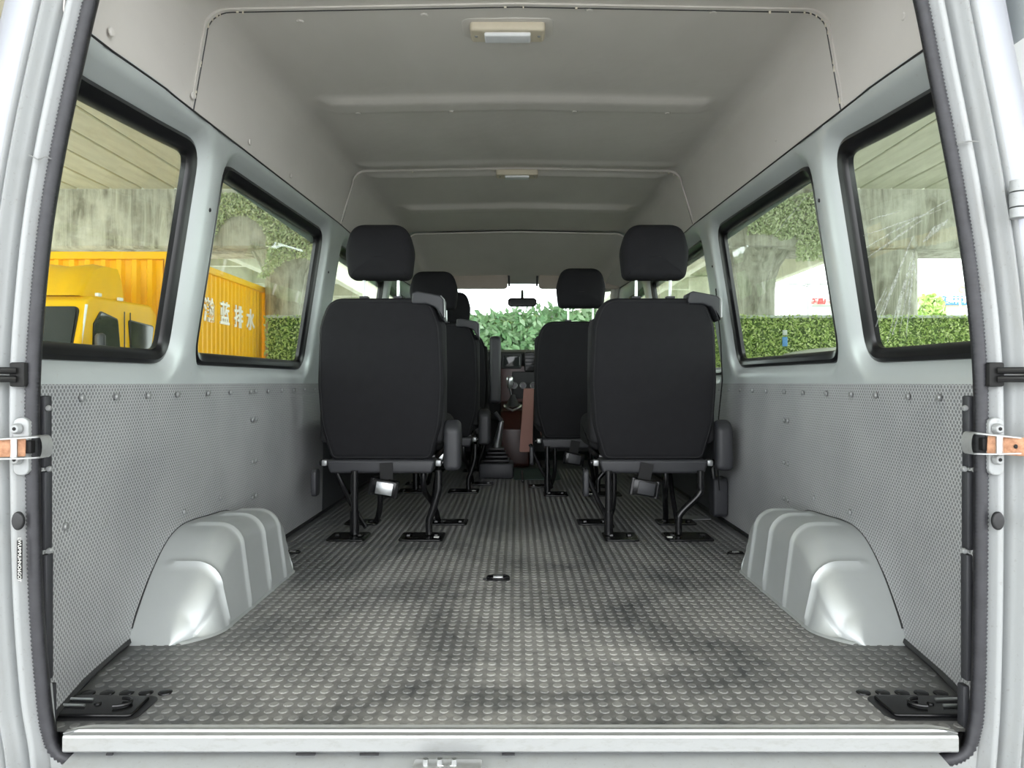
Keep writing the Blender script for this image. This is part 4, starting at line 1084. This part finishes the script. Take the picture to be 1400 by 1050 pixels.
tb(MB().tube([mr, mr+Vector((-.15, .25, -.05))], .025, 8)).build('mirror_arm', 'black_metal', tk)
tb(MB().box((-7.3, 10.3, 2.02), (.55, .03, .05), Matrix.Rotation(-.15, 3, 'Y'), .01)).build('fairing_emblem', 'red', tk)
for yy in (10.9, 15.6):
    for xx in (-6.2, -8.1):
        tb(MB().tube([(xx-.14, yy, -.22), (xx+.12, yy, -.22)], .40, 20)).build('wheel', 'rubber', tk)

# ------------------------------------------------------------------ parked car beyond right windows
car = empty('parked_car', (4.95, 11.3, -.62), category='car', label='white parked car whose curved roof shows above the right window sill')
rows = []
for Y, hw, zt in ((10.4, .70, .98), (10.6, .62, 1.34), (10.8, .60, 1.62), (11.2, .60, 1.72), (12.0, .60, 1.72), (12.6, .58, 1.6), (13.1, .62, 1.1), (13.5, .66, 1.0)):
    rows.append([(hw*1.25*a_, Y-11.3, .35+(zt-.35)*b_) for a_, b_ in ((-1.05, 0), (-1.12, .3), (-1.1, .55), (-.95, .8), (-.75, .95), (-.4, .99), (0, 1), (.4, .99), (.75, .95), (.95, .8), (1.1, .55), (1.12, .3), (1.05, 0))])
MB().grid(rows).build('body', 'car', car, ang=1)
rows = [[(hw*1.25*a_, Y-11.3-.02, .35+(zt-.35)*b_) for a_, b_ in ((-.78, .80), (-.5, .90), (0, .92), (.5, .90), (.78, .80))] for Y, hw, zt in ((10.55, .62, 1.18), (10.76, .60, 1.60))]
MB().grid(rows).build('rear_window', 'darkglass', car)
for sx_ in (-1, 1):
    for yy in (-.5, 1.8): MB().tube([(sx_*.62, yy, .32), (sx_*.82, yy, .32)], .32, 16).build('wheel', 'rubber', car)

# ------------------------------------------------------------------ far things
lp = empty('street_lamp', (P(1105, 430, 40).x, 40, -.62), category='lamp post', label='thin grey lamp post with branching heads beyond the hedge')
topz = P(0, 388, 40).z+.62
MB().tube([(0, 0, 0), (0, 0, topz)], .06, 8).build('pole', 'screw', lp)
for s in (-1, 0, 1):
    MB().tube([(0, 0, topz-.15), (s*.7+.05, 0, topz-.02)], .04, 6).build('arm', 'screw', lp)
    MB().box((s*.85, 0, topz), (.45, .2, .1), bev=.02).build('lamp_head', 'screw', lp)
def shop(px0, px1, ptop, pbot, Y, wallmat, signmat, st, sb_, label, txt):
    a = P(px0, ptop, Y); b = P(px1, pbot, Y); e = empty('shop_building', ((a.x+b.x)/2, Y, -.62), category='building', label=label)
    w_ = b.x-a.x
    MB().box((0, 1.5, (a.z+.62)/2), (w_, 3, a.z+.62), bev=.05, seg=1).build('wall', wallmat, e)
    z0 = P(0, sb_, Y).z+.62; z1 = P(0, st, Y).z+.62
    MB().box((0, -.1, (z0+z1)/2), (w_*.98, .2, z1-z0), bev=.02, seg=1).build('sign_board', signmat, e)
    t_ = text_obj(txt, (z1-z0)*.95, 'sign_lettering', 'white' if signmat != 'wallpale' else 'red', e, .02, .01); t_.rotation_euler = (PI/2, 0, 0); t_.location = (0, -.24, (z0+z1)/2)
    MB().box((0, -.05, (z0)/2), (w_*.5, .1, z0*.8)).build('shutter', 'greysign', e)
    return e
shop(1268, 1322, 400, 432, 45, 'wallpale', 'blue', 405, 417, 'distant shop with a long blue sign right of the grey column', '\u798f\u5bb6\u5efa\u6750\u57ce')
shop(1108, 1160, 412, 432, 50, 'greysign', 'greysign', 411, 418, 'distant low pale building with red lettering beyond the hedge', '')
t_ = text_obj('\u7ea2\u661f\u5e7f\u573a', .42, 'roof_lettering', 'red', bpy.data.objects['shop_building.001'], .05, .02); t_.rotation_euler = (PI/2, 0, 0); t_.location = (-.55, -.4, P(0, 413, 50).z+.62)
bb = MB().box((0, 0, 0), (.55, .1, .55), bev=.03).build('billboard', 'greysign', category='billboard', label='small pale green square billboard above the blue shop sign'); bb.location = P(1314, 396, 43)
MB().tube([(0, .1, -.2), (0, .1, -6.0)], .06, 8).build('post', 'greysign', bb)
MB().tube([(.16*math.cos(a), -.07, .16*math.sin(a)) for a in np.linspace(.5, 5.5, 14)], .03, 6).build('emblem', 'hedge', bb)
for (px, py, Y, r_, lab) in ((1196, 412, 30, .9, 'yellow-green tree left of the thick column beyond hedge'), (1268, 424, 35, .8, 'low green shrub between the column and blue shop')):
    p = P(px, py, Y); e = empty('tree', (p.x, Y, -.62), category='tree', label=lab)
    MB().tube([(0, 0, 0), (0, 0, p.z+.62)], .08, 8).build('trunk', 'bark', e)
    n_ = 500; u = rng.normal(size=(n_, 3)); u /= np.linalg.norm(u, axis=1)[:, None]; c_ = u*r_*rng.uniform(.5, 1, n_)[:, None]
    v_ = []; f_ = []
    for i in range(n_):
        a = rng.normal(size=3)*.09; b = rng.normal(size=3)*.09; cz = c_[i]+np.array([0, 0, p.z+.62]); v_ += [tuple(cz-a), tuple(cz-b), tuple(cz+a), tuple(cz+b)]; f_.append((4*i, 4*i+1, 4*i+2, 4*i+3))
    mb = MB(); mb.v = v_; mb.f = f_; mb.build('foliage', 'hedge', e, sm=False, recalc=False, kind='stuff')
